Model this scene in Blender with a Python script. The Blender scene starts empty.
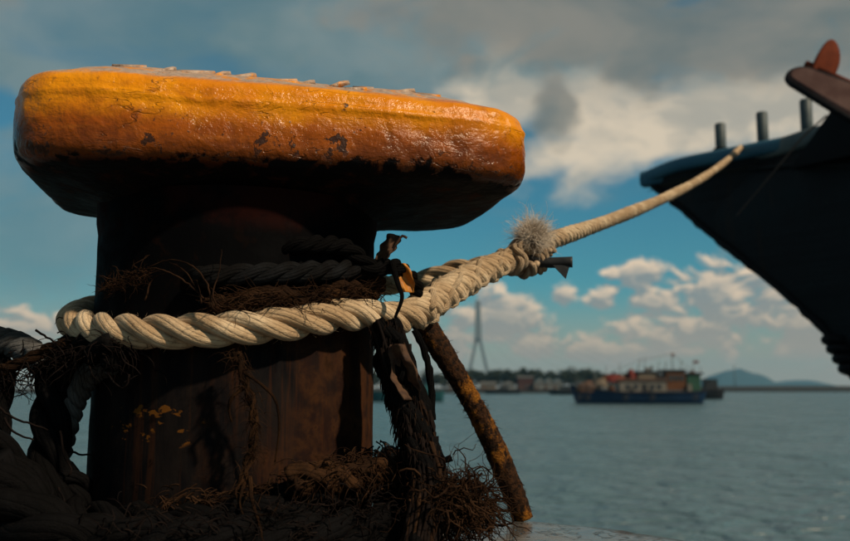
import bpy, math, random
from mathutils import Vector, Matrix, noise as mnoise
from math import sin, cos, pi, radians, sqrt, atan2, tan

random.seed(7)
scene = bpy.context.scene
COL = scene.collection

# ------------------------------------------------------------------ camera
CAM_H = 0.24                      # lens height above the quay top
F = 911.0                         # focal length in units of an 850-wide frame
PITCH = math.atan(118.3 / F)
cam_d = bpy.data.cameras.new('camera')
cam = bpy.data.objects.new('camera', cam_d); COL.objects.link(cam)
cam.location = (0, 0, CAM_H)
cam.rotation_euler = (pi / 2 + PITCH, 0, 0)
cam_d.sensor_width = 36.0
cam_d.lens = 36.0 * F / 850.0
cam_d.clip_start = 0.05
cam_d.clip_end = 40000.0
cam_d.dof.use_dof = True
cam_d.dof.focus_distance = 1.46
cam_d.dof.aperture_fstop = 4.2
cam_d.dof.aperture_blades = 7
scene.camera = cam
CP, SP = cos(PITCH), sin(PITCH)

def P(x, y, Y):
    """point of the place at forward distance Y seen in direction x, y"""
    u = (x - 425.0) / F; v = (270.5 - y) / F
    t = Y / (CP - v * SP)
    return Vector((u * t, Y, CAM_H + t * (SP + v * CP)))

def azel(x, y):
    p = P(x, y, 1.0); p.z -= CAM_H
    return math.degrees(atan2(p.x, p.y)), math.degrees(atan2(p.z, sqrt(p.x ** 2 + p.y ** 2)))

# ------------------------------------------------------------------ exposure
scene.view_settings.view_transform = 'Standard'
scene.view_settings.look = 'None'
scene.view_settings.exposure = 0.0
scene.view_settings.gamma = 1.0
scene.view_settings.use_curve_mapping = False
scene.render.engine = 'CYCLES'

# ------------------------------------------------------------------ sun
SUN = Vector((0.64, -0.48, 0.68)).normalized()
SUN_EL = math.asin(SUN.z)
SUN_AZ = atan2(SUN.x, SUN.y)
sd = bpy.data.lights.new('sun', 'SUN'); so = bpy.data.objects.new('sun', sd); COL.objects.link(so)
sd.energy = 4.7
sd.angle = radians(2.5)
sd.color = (1.0, 0.81, 0.56)
so.rotation_euler = SUN.to_track_quat('Z', 'Y').to_euler()
so.location = SUN * 50

# ------------------------------------------------------------------ sky
world = bpy.data.worlds.new('World'); scene.world = world
world.use_nodes = True
wn = world.node_tree.nodes; wl = world.node_tree.links
wn.clear()

class NB:
    """tiny helper for node maths"""
    def __init__(s, tree): s.n = tree.nodes; s.l = tree.links
    def put(s, sock, v):
        if isinstance(v, bpy.types.NodeSocket): s.l.new(v, sock)
        elif v is not None: sock.default_value = v
    def m(s, op, a, b=None, c=None, clamp=False):
        n = s.n.new('ShaderNodeMath'); n.operation = op; n.use_clamp = clamp
        s.put(n.inputs[0], a)
        if b is not None: s.put(n.inputs[1], b)
        if c is not None: s.put(n.inputs[2], c)
        return n.outputs[0]
    def vm(s, op, a, b=None):
        n = s.n.new('ShaderNodeVectorMath'); n.operation = op
        s.put(n.inputs[0], a)
        if b is not None: s.put(n.inputs[3 if op == 'SCALE' else 1], b)
        return n.outputs[0]
    def ss(s, v, e0, e1, t0=0.0, t1=1.0):
        n = s.n.new('ShaderNodeMapRange'); n.interpolation_type = 'SMOOTHSTEP'
        s.put(n.inputs[0], v); s.put(n.inputs[1], e0); s.put(n.inputs[2], e1)
        n.inputs[3].default_value = t0; n.inputs[4].default_value = t1
        return n.outputs[0]
    def noise(s, vec, scale, detail=4.0, rough=0.55, dist=0.0, out=0):
        n = s.n.new('ShaderNodeTexNoise'); s.put(n.inputs['Vector'], vec)
        n.inputs['Scale'].default_value = scale; n.inputs['Detail'].default_value = detail
        n.inputs['Roughness'].default_value = rough; n.inputs['Distortion'].default_value = dist
        return n.outputs[out]
    def voro(s, vec, scale, feature='F1', rnd=1.0):
        n = s.n.new('ShaderNodeTexVoronoi'); n.feature = feature; s.put(n.inputs['Vector'], vec)
        n.inputs['Scale'].default_value = scale; n.inputs['Randomness'].default_value = rnd
        return n.outputs[0]
    def mix(s, f, a, b, blend='MIX'):
        n = s.n.new('ShaderNodeMix'); n.data_type = 'RGBA'; n.blend_type = blend
        s.put(n.inputs[0], f)
        for sock, v in ((n.inputs[6], a), (n.inputs[7], b)):
            if isinstance(v, tuple) and len(v) == 3: v = v + (1.0,)
            s.put(sock, v)
        return n.outputs[2]
    def ramp(s, f, stops):
        n = s.n.new('ShaderNodeValToRGB'); s.put(n.inputs[0], f)
        e = n.color_ramp.elements
        while len(e) < len(stops): e.new(0.5)
        for k, (p, c) in enumerate(stops):
            e[k].position = p; e[k].color = tuple(c) + (1.0,) if len(c) == 3 else c
        return n.outputs[0]
    def mapping(s, vec, scale=(1, 1, 1), loc=(0, 0, 0)):
        n = s.n.new('ShaderNodeMapping'); s.put(n.inputs[0], vec)
        n.inputs['Scale'].default_value = scale; n.inputs['Location'].default_value = loc
        return n.outputs[0]
    def sep(s, vec):
        n = s.n.new('ShaderNodeSeparateXYZ'); s.put(n.inputs[0], vec); return n.outputs
    def bump(s, h, strength=0.5, dist=0.01, normal=None):
        n = s.n.new('ShaderNodeBump'); s.put(n.inputs['Height'], h)
        n.inputs['Strength'].default_value = strength; n.inputs['Distance'].default_value = dist
        if normal is not None: s.put(n.inputs['Normal'], normal)
        return n.outputs[0]

W = NB(world.node_tree)
tc = wn.new('ShaderNodeTexCoord')
DIR = tc.outputs['Generated']
sx, sy, sz = W.sep(DIR)
AZ = W.m('MULTIPLY', W.m('ARCTAN2', sx, sy), 180 / pi)
EL = W.m('MULTIPLY', W.m('ARCSINE', sz), 180 / pi)
nish = wn.new('ShaderNodeTexSky'); nish.sky_type = 'NISHITA'; nish.sun_disc = False
nish.sun_elevation = SUN_EL; nish.sun_rotation = SUN_AZ
nish.air_density = 1.0; nish.dust_density = 0.6; nish.ozone_density = 1.5
SKY_STRENGTH = 0.05
# the photograph's blue leans to teal
blue = W.mix(1.0, nish.outputs[0], (0.40, 1.16, 1.20), 'MULTIPLY')

flat = W.mapping(DIR, (1, 1, 1.7))
wrp = W.vm('SCALE', W.vm('SUBTRACT', W.noise(flat, 9.0, 3.0, 0.55, out=1), (0.5, 0.5, 0.5)), 0.10)
fw = W.vm('ADD', flat, wrp)
n_fine = W.noise(fw, 14.0, 6.0, 0.50, 0.0)
n_mid = W.noise(fw, 6.5, 6.0, 0.50, 0.2)
n_big = W.noise(W.mapping(DIR, (1, 1, 2.6), (3.1, 1.7, 0.4)), 3.0, 6.0, 0.55, 0.5)
off = W.mapping(fw, (1, 1, 1), (0.006, -0.002, 0.012))
n_cu = W.noise(fw, 24.0, 8.0, 0.60, 0.0)
n_cu2 = W.noise(off, 24.0, 8.0, 0.60, 0.0)
PXD = 180 / pi / F
def blobs(lst, nz, amp, daz=0.0, delv=0.0):
    """union of soft-edged ellipses in azimuth / elevation, edges broken by noise"""
    tot = None
    for (x, y, rx, ry) in lst:
        a, e = azel(x, y)
        dx = W.m('DIVIDE', W.m('SUBTRACT', AZ, a - daz), rx * PXD)
        dy = W.m('DIVIDE', W.m('SUBTRACT', EL, e - delv), ry * PXD)
        r = W.m('SQRT', W.m('ADD', W.m('MULTIPLY', dx, dx), W.m('MULTIPLY', dy, dy)))
        v = W.m('SUBTRACT', 1.0, r)
        tot = v if tot is None else W.m('SMOOTH_MAX', tot, v, 0.15)
    return W.m('ADD', tot, W.m('MULTIPLY', W.m('SUBTRACT', nz, 0.5), amp))

S = 1.0 / SKY_STRENGTH       # cloud colours below are scene radiance
def C(r, g, b): return (r * S * 1.40, g * S * 1.34, b * S * 1.26, 1.0)

# high grey veil, thicker upwards
veil_a = W.m('ADD', W.m('MULTIPLY', W.ss(EL, 9.0, 22.0), 0.55), W.m('MULTIPLY', W.m('SUBTRACT', n_big, 0.5), 2.2))
veil_l = blobs([(30, 240, 150, 120), (150, 10, 260, 100), (-150, 150, 160, 160)], n_mid, 1.6)
veil_a = W.m('MAXIMUM', W.ss(veil_a, 0.10, 0.80), W.m('MULTIPLY', W.ss(veil_l, -0.1, 0.7), 0.85))
gap = W.ss(blobs([(-8, 108, 34, 26), (-60, 118, 60, 30)], n_mid, 1.2), 0.0, 0.5)
veil_a = W.m('MULTIPLY', veil_a, W.m('SUBTRACT', 1.0, W.m('MULTIPLY', gap, 0.9)))
veil_c = W.mix(W.ss(n_mid, 0.3, 0.7), C(0.085, 0.150, 0.172), C(0.150, 0.200, 0.210))
col = W.mix(W.m('MULTIPLY', veil_a, 0.88), blue, veil_c)
# cream bank right of the cap
crm = blobs([(520, 100, 70, 50), (600, 118, 110, 60), (700, 128, 160, 48), (820, 105, 130, 52), (560, 150, 80, 26)], n_mid, 3.0)
crm_c = W.mix(W.ss(n_fine, 0.35, 0.65), C(0.31, 0.30, 0.265), C(0.52, 0.455, 0.36))
col = W.mix(W.m('MULTIPLY', W.ss(crm, -0.20, 0.60), 0.92), col, crm_c)
# grey cloud deck in front of it, top right and beyond
gry = blobs([(560, 10, 230, 58), (730, 32, 190, 58), (553, 98, 26, 42), (880, 25, 160, 60)], n_fine, 2.2)
deck = W.m('ADD', W.ss(EL, 19.0, 34.0, 0.0, 0.55), W.m('MULTIPLY', W.m('SUBTRACT', n_mid, 0.5), 1.8))
gry_a = W.m('MAXIMUM', W.ss(gry, -0.20, 0.55), W.ss(deck, 0.2, 0.6))
gry_c = W.mix(W.ss(W.m('ADD', n_big, W.m('MULTIPLY', W.m('SUBTRACT', n_mid, 0.5), 0.7)), 0.34, 0.66), C(0.105, 0.128, 0.130), C(0.175, 0.172, 0.158))
col = W.mix(W.m('MULTIPLY', gry_a, 0.86), col, gry_c)
# cumulus low over the water
CU = [(640, 272, 26, 15), (612, 273, 12, 7), (563, 293, 14, 12), (605, 296, 20, 12), (655, 302, 34, 10),
      (505, 322, 42, 30), (455, 330, 36, 32), (545, 342, 44, 22), (715, 300, 60, 36), (765, 292, 44, 34),
      (690, 330, 80, 22), (830, 320, 80, 50), (20, 330, 50, 22), (-60, 335, 90, 34), (62, 318, 14, 10),
      (600, 350, 70, 14), (930, 330, 110, 50), (-190, 330, 100, 44), (1060, 340, 110, 44)]
d1 = blobs(CU, n_cu, 3.2)
d2 = blobs(CU, n_cu2, 3.2, 0.12, 0.45)
cu_lit = W.ss(W.m('SUBTRACT', d1, d2), -0.15, 0.60)
cu_lit = W.m('MULTIPLY', cu_lit, W.ss(d1, 1.4, 0.35, 0.30, 1.0))
cu_c = W.mix(cu_lit, C(0.180, 0.205, 0.215), C(0.62, 0.49, 0.36))
cu_c = W.mix(W.ss(EL, 0.5, 3.5, 0.6, 0.0), cu_c, C(0.25, 0.235, 0.205))
cu_a = W.m('MULTIPLY', W.ss(d1, -0.10, 0.42), 0.92)
col = W.mix(cu_a, col, cu_c)
# pale band along the horizon
hz = W.m('MULTIPLY', W.ss(EL, 0.0, 7.0, 1.0, 0.0), 0.85)
col = W.mix(hz, col, C(0.30, 0.24, 0.185))
bg = wn.new('ShaderNodeBackground'); wo = wn.new('ShaderNodeOutputWorld')
wl.new(col, bg.inputs[0]); bg.inputs[1].default_value = SKY_STRENGTH
wl.new(bg.outputs[0], wo.inputs[0])
world.cycles.sampling_method = 'MANUAL'; world.cycles.sample_map_resolution = 512

# ------------------------------------------------------------------ materials
def new_mat(name):
    m = bpy.data.materials.new(name); m.use_nodes = True
    nb = NB(m.node_tree)
    b = m.node_tree.nodes['Principled BSDF']
    return m, nb, b

def obj_co(nb): return nb.n.new('ShaderNodeTexCoord').outputs['Object']
def uv_co(nb): return nb.n.new('ShaderNodeTexCoord').outputs['UV']

def simple(name, c1, c2, scale=8.0, rough=0.6, bump=0.3, bdist=0.01, metallic=0.0, detail=5.0, spec=0.25):
    m, nb, b = new_mat(name)
    co = obj_co(nb)
    n = nb.noise(co, scale, detail, 0.6)
    nb.put(b.inputs['Base Color'], nb.mix(nb.ss(n, 0.32, 0.68), c1, c2))
    nb.put(b.inputs['Roughness'], nb.ss(n, 0.2, 0.8, max(rough - 0.12, 0.03), min(rough + 0.12, 1.0)))
    b.inputs['Metallic'].default_value = metallic
    b.inputs['Specular IOR Level'].default_value = spec
    if bump:
        nb.put(b.inputs['Normal'], nb.bump(nb.noise(co, scale * 3, 6.0, 0.65), bump, bdist))
    return m

def rope_mat(name, clean, dirty, dark, dirt=0.5, rough=0.85, sheen=0.0, spec=0.03, yarns=-2.2):
    """fibres run along the strand; grime sits in patches"""
    m, nb, b = new_mat(name)
    uv = uv_co(nb); co = obj_co(nb)
    u, v, _ = nb.sep(uv)
    fib = nb.noise(nb.mapping(uv, (34, 9, 1)), 1.0, 3.0, 0.6, 0.15)
    yarn = nb.m('ABSOLUTE', nb.m('SINE', nb.m('ADD', nb.m('MULTIPLY', nb.m('ADD', nb.m('MULTIPLY', u, 9.0), nb.m('MULTIPLY', v, yarns)), pi), nb.m('MULTIPLY', fib, 1.2))))
    fib2 = nb.noise(nb.mapping(uv, (70, 30, 1)), 1.0, 2.0, 0.6)
    pat = nb.noise(co, 11.0, 6.0, 0.62)
    spk = nb.noise(co, 90.0, 3.0, 0.6)
    c = nb.mix(nb.ss(pat, 0.5 - 0.3 * dirt, 0.75 - 0.2 * dirt), clean, dirty)
    c = nb.mix(nb.m('MULTIPLY', nb.ss(fib, 0.52, 0.75), 0.45), c, dark)
    c = nb.mix(nb.m('MULTIPLY', nb.ss(yarn, 0.35, 0.0), 0.40), c, dark)
    c = nb.mix(nb.m('MULTIPLY', nb.ss(spk, 0.60, 0.72), 0.75 * dirt), c, dark)
    nb.put(b.inputs['Base Color'], c)
    b.inputs['Roughness'].default_value = rough
    b.inputs['Specular IOR Level'].default_value = spec
    b.inputs['Sheen Weight'].default_value = sheen
    h = nb.m('ADD', nb.m('ADD', nb.m('MULTIPLY', fib, 0.5), nb.m('MULTIPLY', nb.m('POWER', yarn, 0.6), 0.55)), nb.m('MULTIPLY', fib2, 0.5))
    nb.put(b.inputs['Normal'], nb.bump(h, 0.8, 0.0045))
    return m

MAT = {}
MAT['rope_white'] = rope_mat('white_rope_fibre', (0.60, 0.465, 0.315), (0.35, 0.235, 0.135), (0.08, 0.046, 0.024), 0.72, 0.85, 0.1, 0.15)
MAT['rope_line'] = rope_mat('cream_line_fibre', (0.56, 0.42, 0.27), (0.32, 0.225, 0.145), (0.07, 0.045, 0.03), 0.75, 0.85, 0.1, 0.1)
MAT['rope_grey'] = rope_mat('grey_old_rope_fibre', (0.014, 0.0155, 0.018), (0.006, 0.0055, 0.0055), (0.004, 0.004, 0.005), 0.6)
MAT['rope_black'] = rope_mat('tarred_rope_fibre', (0.0045, 0.0043, 0.0048), (0.0028, 0.0026, 0.0028), (0.0018, 0.0018, 0.002), 0.6, 0.8, 0.0)
MAT['rope_ash'] = rope_mat('ash_grey_rope_fibre', (0.12, 0.12, 0.125), (0.055, 0.052, 0.05), (0.010, 0.010, 0.010), 0.6)
MAT['rope_brown'] = rope_mat('brown_rotten_rope_fibre', (0.050, 0.023, 0.010), (0.015, 0.008, 0.005), (0.006, 0.004, 0.004), 0.65)
MAT['fibre_brown'] = simple('brown_loose_fibre', (0.009, 0.0045, 0.003), (0.034, 0.017, 0.009), 30, 0.8, 0, spec=0.04)
MAT['fibre_black'] = simple('black_loose_fibre', (0.004, 0.0032, 0.0034), (0.012, 0.008, 0.007), 30, 0.8, 0, spec=0.03)
MAT['fibre_pale'] = simple('pale_frayed_fibre', (0.48, 0.42, 0.36), (0.64, 0.56, 0.48), 30, 0.9, 0, spec=0.05)
MAT['black_tape'] = simple('black_tape', (0.010, 0.011, 0.013), (0.02, 0.02, 0.022), 40, 0.5, 0.3, 0.002)

# yellow bollard paint: thick coats over black, wear and painted sky sheen on top, near black and rusty low down
def cap_material():
    m, nb, b = new_mat('worn_yellow_bollard_paint')
    co = obj_co(nb)
    x, y, z = nb.sep(co)
    n1 = nb.noise(co, 7.0, 6.0, 0.62, 0.2)
    n2 = nb.noise(co, 28.0, 6.0, 0.65, 0.3)
    n3 = nb.noise(co, 95.0, 4.0, 0.6)
    streak = nb.noise(nb.mapping(co, (5, 5, 45)), 1.0, 4.0, 0.6, 0.2)
    yel = nb.mix(nb.ss(n1, 0.34, 0.66), (0.52, 0.155, 0.0008), (0.64, 0.235, 0.001))
    # orange undercoat shows through towards the lower edge
    lo = nb.m('ADD', nb.ss(z, 0.680, 0.600), nb.m('MULTIPLY', nb.m('SUBTRACT', n2, 0.5), 0.9))
    c = nb.mix(nb.m('MULTIPLY', nb.ss(lo, 0.15, 0.85), 0.9), yel, (0.22, 0.042, 0.0008))
    blot = nb.noise(nb.mapping(co, (16, 16, 26), (2, 5, 1)), 1.0, 5.0, 0.62, 0.4)
    c = nb.mix(nb.m('MULTIPLY', nb.ss(blot, 0.52, 0.70), 0.55), c, (0.27, 0.075, 0.004))
    # scraped bands
    c = nb.mix(nb.m('MULTIPLY', nb.ss(streak, 0.58, 0.72), 0.35), c, (0.36, 0.12, 0.012))
    ln = nb.m('ABSOLUTE', nb.m('SUBTRACT', nb.noise(nb.mapping(co, (9, 9, 34), (1, 2, 3)), 1.0, 3.0, 0.5, 0.6), 0.5))
    scr = nb.m('MULTIPLY', nb.ss(ln, 0.014, 0.004), nb.ss(nb.noise(co, 10.0, 3.0, 0.5), 0.50, 0.62))
    c = nb.mix(nb.m('MULTIPLY', scr, 0.30), c, (0.07, 0.024, 0.006))
    # near black with rust patches below an uneven line
    line = nb.m('ADD', z, nb.m('ADD', nb.m('MULTIPLY', nb.m('SUBTRACT', n1, 0.5), 0.115), nb.m('MULTIPLY', nb.m('SUBTRACT', n2, 0.5), 0.085)))
    c = nb.mix(nb.m('MULTIPLY', nb.ss(nb.m('ADD', line, nb.m('MULTIPLY', nb.m('SUBTRACT', n3, 0.5), 0.05)), 0.642, 0.582), 0.85), c, (0.070, 0.017, 0.003))
    low_black = nb.m('MAXIMUM', nb.ss(line, 0.581, 0.572), nb.ss(z, 0.576, 0.566))
    rust = nb.mix(nb.ss(n2, 0.52, 0.72), (0.005, 0.0045, 0.005), (0.035, 0.011, 0.006))
    c = nb.mix(low_black, c, rust)
    # chips
    chip = nb.m('MULTIPLY', nb.ss(nb.m('ADD', n2, nb.ss(z, 0.66, 0.59, 0.0, 0.09)), 0.672, 0.690), nb.ss(n1, 0.46, 0.56))
    chip = nb.m('MULTIPLY', chip, nb.m('SUBTRACT', 1.0, low_black), clamp=True)
    c = nb.mix(chip, c, (0.035, 0.013, 0.007))
    speck = nb.m('MULTIPLY', nb.ss(n3, 0.62, 0.66), nb.ss(n1, 0.48, 0.62))
    c = nb.mix(nb.m('MULTIPLY', speck, 0.8), c, (0.05, 0.022, 0.012))
    # top rubbed to grey primer by ropes; sky sheen put into the grey
    geo = nb.n.new('ShaderNodeNewGeometry')
    top = nb.m('ADD', z, nb.m('MULTIPLY', nb.m('SUBTRACT', n2, 0.5), 0.022))
    worn = nb.m('MULTIPLY', nb.ss(top, 0.696, 0.703), nb.ss(n2, 0.64, 0.50, 0.0, 0.92))
    c = nb.mix(worn, c, nb.mix(nb.ss(n3, 0.4, 0.6), (0.26, 0.20, 0.165), (0.36, 0.29, 0.24)))
    nb.put(b.inputs['Base Color'], c)
    r = nb.m('ADD', nb.ss(n2, 0.3, 0.7, 0.14, 0.32), nb.m('MAXIMUM', nb.m('MULTIPLY', worn, 0.22), nb.m('MULTIPLY', low_black, 0.42)))
    nb.put(b.inputs['Roughness'], r)
    nb.put(b.inputs['Specular IOR Level'], nb.ss(low_black, 0.0, 1.0, 0.22, 0.04))
    h = nb.m('ADD', nb.m('MULTIPLY', n2, 0.9), nb.m('MULTIPLY', n3, 0.35))
    h = nb.m('SUBTRACT', h, nb.m('MULTIPLY', nb.m('MAXIMUM', nb.m('MAXIMUM', chip, scr), low_black), 0.6))
    h = nb.m('ADD', h, nb.m('MULTIPLY', streak, 0.22))
    h = nb.m('ADD', h, nb.m('MULTIPLY', blot, 0.9))
    nb.put(b.inputs['Normal'], nb.bump(h, 0.55, 0.008))
    return m
MAT['cap'] = cap_material()

def post_material():
    m, nb, b = new_mat('tarred_shaded_rusty_post_iron')
    co = obj_co(nb)
    x, y, z = nb.sep(co)
    n1 = nb.noise(co, 6.0, 6.0, 0.62)
    n2 = nb.noise(co, 24.0, 6.0, 0.66, 0.3)
    n3 = nb.noise(nb.mapping(co, (30, 30, 6)), 1.0, 5.0, 0.65)
    c = nb.mix(nb.ss(n3, 0.35, 0.65), (0.0035, 0.0035, 0.0045), (0.010, 0.0075, 0.007))
    # rust runs, heavier towards the right side
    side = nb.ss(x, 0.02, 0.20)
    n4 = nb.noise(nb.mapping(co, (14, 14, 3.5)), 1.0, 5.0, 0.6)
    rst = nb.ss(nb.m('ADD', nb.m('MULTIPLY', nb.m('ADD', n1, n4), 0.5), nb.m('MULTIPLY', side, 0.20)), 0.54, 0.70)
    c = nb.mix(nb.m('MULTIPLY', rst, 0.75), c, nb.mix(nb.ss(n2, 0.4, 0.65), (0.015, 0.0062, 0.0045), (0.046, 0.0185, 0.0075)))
    c = nb.mix(nb.ss(nb.m('ADD', z, nb.m('MULTIPLY', nb.m('SUBTRACT', n1, 0.5), 0.10)), 0.33, 0.38), c, nb.mix(nb.ss(n2, 0.55, 0.72), (0.0014, 0.0014, 0.0018), (0.008, 0.003, 0.002)))  # shade put into the colour: near black above the rope, hiding a sunlit patch
    n5 = nb.noise(nb.mapping(co, (40, 40, 2.2)), 1.0, 5.0, 0.65, 0.2)
    c = nb.mix(nb.m('MULTIPLY', nb.m('MULTIPLY', nb.ss(n5, 0.52, 0.66), nb.ss(z, 0.36, 0.28)), 0.38), c, (0.050, 0.017, 0.006))
    c = nb.mix(nb.m('MULTIPLY', nb.m('MULTIPLY', nb.ss(n2, 0.56, 0.66), nb.ss(n1, 0.42, 0.55)), 0.8), c, (0.0025, 0.002, 0.002))
    # red lead below the cap and a red band further down
    ring = nb.m('MULTIPLY', nb.ss(z, 0.475, 0.505), nb.ss(n1, 0.45, 0.6))
    c = nb.mix(nb.m('MULTIPLY', ring, 0.5), c, (0.022, 0.0045, 0.003))
    # leftovers of yellow stencil paint, low on the front left
    dx = nb.m('DIVIDE', nb.m('ADD', x, 0.075), 0.085); dz = nb.m('DIVIDE', nb.m('SUBTRACT', z, 0.185), 0.040)
    bl = nb.m('SUBTRACT', 1.0, nb.m('ADD', nb.m('MULTIPLY', dx, dx), nb.m('MULTIPLY', dz, dz)))
    pt = nb.m('MULTIPLY', nb.ss(bl, 0.0, 0.3), nb.ss(nb.noise(nb.mapping(co, (38, 38, 60)), 1.0, 3.0, 0.6), 0.56, 0.62))
    c = nb.mix(nb.m('MULTIPLY', pt, 0.9), c, (0.13, 0.048, 0.008))
    nb.put(b.inputs['Base Color'], c)
    nb.put(b.inputs['Roughness'], nb.ss(n2, 0.3, 0.7, 0.65, 0.9))
    b.inputs['Specular IOR Level'].default_value = 0.03
    nb.put(b.inputs['Normal'], nb.bump(nb.m('ADD', nb.m('MULTIPLY', n2, 0.5), nb.m('MULTIPLY', n3, 0.6)), 0.4, 0.004))
    return m
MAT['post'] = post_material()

def quay_material():
    m, nb, b = new_mat('wet_dark_concrete')
    co = obj_co(nb)
    n1 = nb.noise(co, 4.0, 6.0, 0.6); n2 = nb.noise(co, 40.0, 5.0, 0.65)
    crack = nb.ss(nb.voro(nb.vm('ADD', co, nb.noise(co, 5.0, 4.0, 0.6, out=1)), 5.0, 'DISTANCE_TO_EDGE'), 0.0, 0.035)
    c = nb.mix(nb.ss(n1, 0.35, 0.65), (0.055, 0.052, 0.050), (0.13, 0.12, 0.11))
    c = nb.mix(nb.ss(n2, 0.6, 0.75), c, (0.03, 0.028, 0.026))
    c = nb.mix(crack, (0.012, 0.011, 0.011), c)
    nb.put(b.inputs['Base Color'], c)
    nb.put(b.inputs['Roughness'], nb.ss(n1, 0.42, 0.66, 0.10, 0.42))
    h = nb.m('ADD', nb.m('MULTIPLY', n2, 0.3), nb.m('ADD', n1, nb.m('MULTIPLY', crack, 0.5)))
    nb.put(b.inputs['Normal'], nb.bump(h, 0.45, 0.012))
    return m
MAT['quay'] = quay_material()

def water_material():
    m, nb, b = new_mat('harbour_water')
    co = obj_co(nb)
    big = nb.noise(nb.mapping(co, (0.22, 0.30, 1)), 1.0, 3.0, 0.5, 0.4)
    mid = nb.noise(nb.mapping(co, (1.15, 1.5, 1)), 1.0, 3.0, 0.5, 0.6)
    b.inputs['Base Color'].default_value = (0.052, 0.098, 0.120, 1)
    b.inputs['IOR'].default_value = 1.33
    nb.put(b.inputs['Roughness'], nb.ss(big, 0.35, 0.65, 0.22, 0.32))
    h = nb.m('ADD', nb.m('MULTIPLY', big, 0.9), nb.m('MULTIPLY', mid, 0.85))
    nb.put(b.inputs['Normal'], nb.bump(h, 1.0, 0.80))
    return m
MAT['water'] = water_material()

def hawser_material():
    m, nb, b = new_mat('rust_crusted_hawser')
    co = obj_co(nb); x, y, z = nb.sep(co)
    n1 = nb.noise(nb.mapping(co, (1, 1, 1)), 16.0, 5.0, 0.62); n2 = nb.noise(co, 120.0, 5.0, 0.68); n3 = nb.noise(co, 320.0, 3.0, 0.6)
    c = nb.mix(nb.ss(n2, 0.36, 0.62), (0.008, 0.005, 0.004), (0.042, 0.018, 0.008))
    pat = nb.ss(nb.m('ADD', n1, nb.m('MULTIPLY', nb.m('SUBTRACT', n2, 0.5), 0.35)), 0.50, 0.62)
    c = nb.mix(nb.m('MULTIPLY', pat, 0.8), c, nb.mix(nb.ss(n3, 0.4, 0.6), (0.13, 0.045, 0.006), (0.24, 0.095, 0.012)))
    nb.put(b.inputs['Base Color'], c); b.inputs['Roughness'].default_value = 0.8; b.inputs['Specular IOR Level'].default_value = 0.08
    nb.put(b.inputs['Normal'], nb.bump(nb.m('ADD', n2, nb.m('MULTIPLY', n3, 0.4)), 0.9, 0.006))
    return m
MAT['rust_hawser'] = hawser_material()
MAT['orange_flap'] = simple('orange_plastic_flap', (0.40, 0.16, 0.02), (0.28, 0.10, 0.02), 60, 0.5, 0.3, 0.002)
MAT['dead_leaf'] = simple('dead_brown_scrap', (0.030, 0.014, 0.009), (0.075, 0.038, 0.020), 60, 0.8, 0.4, 0.003)
MAT['hull_black'] = simple('black_hull_paint', (0.0035, 0.0040, 0.0060), (0.006, 0.006, 0.008), 3, 0.55, 0.3, 0.01, spec=0.10)
def hull_material():
    m, nb, b = new_mat('worn_black_hull')
    co = obj_co(nb); n1 = nb.noise(co, 2.5, 5.0, 0.6); st = nb.noise(nb.mapping(co, (7, 7, 0.9)), 1.0, 5.0, 0.65, 0.2); n2 = nb.noise(co, 22.0, 5.0, 0.65)
    c = nb.mix(nb.ss(n1, 0.35, 0.65), (0.0035, 0.0040, 0.0060), (0.007, 0.0075, 0.010))
    c = nb.mix(nb.m('MULTIPLY', nb.ss(st, 0.56, 0.70), 0.7), c, (0.020, 0.010, 0.007))
    c = nb.mix(nb.m('MULTIPLY', nb.ss(n2, 0.64, 0.70), 0.6), c, (0.022, 0.022, 0.024))
    nb.put(b.inputs['Base Color'], c); nb.put(b.inputs['Roughness'], nb.ss(n1, 0.3, 0.7, 0.40, 0.65)); b.inputs['Specular IOR Level'].default_value = 0.12
    pl = nb.noise(nb.mapping(co, (0.4, 0.4, 9.0)), 1.0, 3.0, 0.5)
    nb.put(b.inputs['Normal'], nb.bump(nb.m('ADD', pl, nb.m('MULTIPLY', n2, 0.25)), 0.5, 0.03))
    return m
MAT['hull_worn'] = hull_material()
MAT['rail_blue'] = simple('faded_blue_rail_paint', (0.020, 0.085, 0.150), (0.034, 0.115, 0.180), 5, 0.55, 0.3, 0.01)
MAT['rail_grey'] = simple('weathered_grey_rail', (0.055, 0.078, 0.090), (0.10, 0.125, 0.135), 5, 0.6, 0.3, 0.01)
MAT['bitt'] = simple('dark_grey_bitt_paint', (0.025, 0.04, 0.05), (0.05, 0.07, 0.08), 8, 0.5, 0.2, 0.01)
MAT['deck'] = simple('weathered_deck', (0.05, 0.045, 0.04), (0.09, 0.08, 0.07), 4, 0.8, 0.3, 0.01)
MAT['anchor_red'] = simple('red_lead_rusty_iron', (0.115, 0.026, 0.012), (0.075, 0.020, 0.012), 9, 0.85, 0.4, 0.01, spec=0.05)
MAT['anchor_bed'] = simple('brown_painted_timber', (0.060, 0.034, 0.032), (0.095, 0.060, 0.055), 6, 0.8, 0.3, 0.01, spec=0.05)
MAT['haze_far'] = simple('pale_bridge_concrete', (0.10, 0.14, 0.17), (0.12, 0.155, 0.185), 0.05, 0.8, 0)
MAT['hill'] = simple('wooded_hill', (0.012, 0.022, 0.020), (0.020, 0.032, 0.026), 0.004, 0.9, 0)
MAT['shore'] = simple('dark_shore_earth', (0.016, 0.016, 0.016), (0.028, 0.026, 0.024), 0.08, 0.9, 0)
MAT['bark'] = simple('bark', (0.05, 0.035, 0.025), (0.09, 0.06, 0.04), 2, 0.9, 0)
MAT['leaf'] = simple('far_foliage', (0.010, 0.018, 0.010), (0.026, 0.034, 0.016), 0.5, 0.8, 0)
MAT['white_wall'] = simple('white_wall', (0.097, 0.100, 0.100), (0.120, 0.120, 0.117), 0.6, 0.8, 0)
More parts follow.
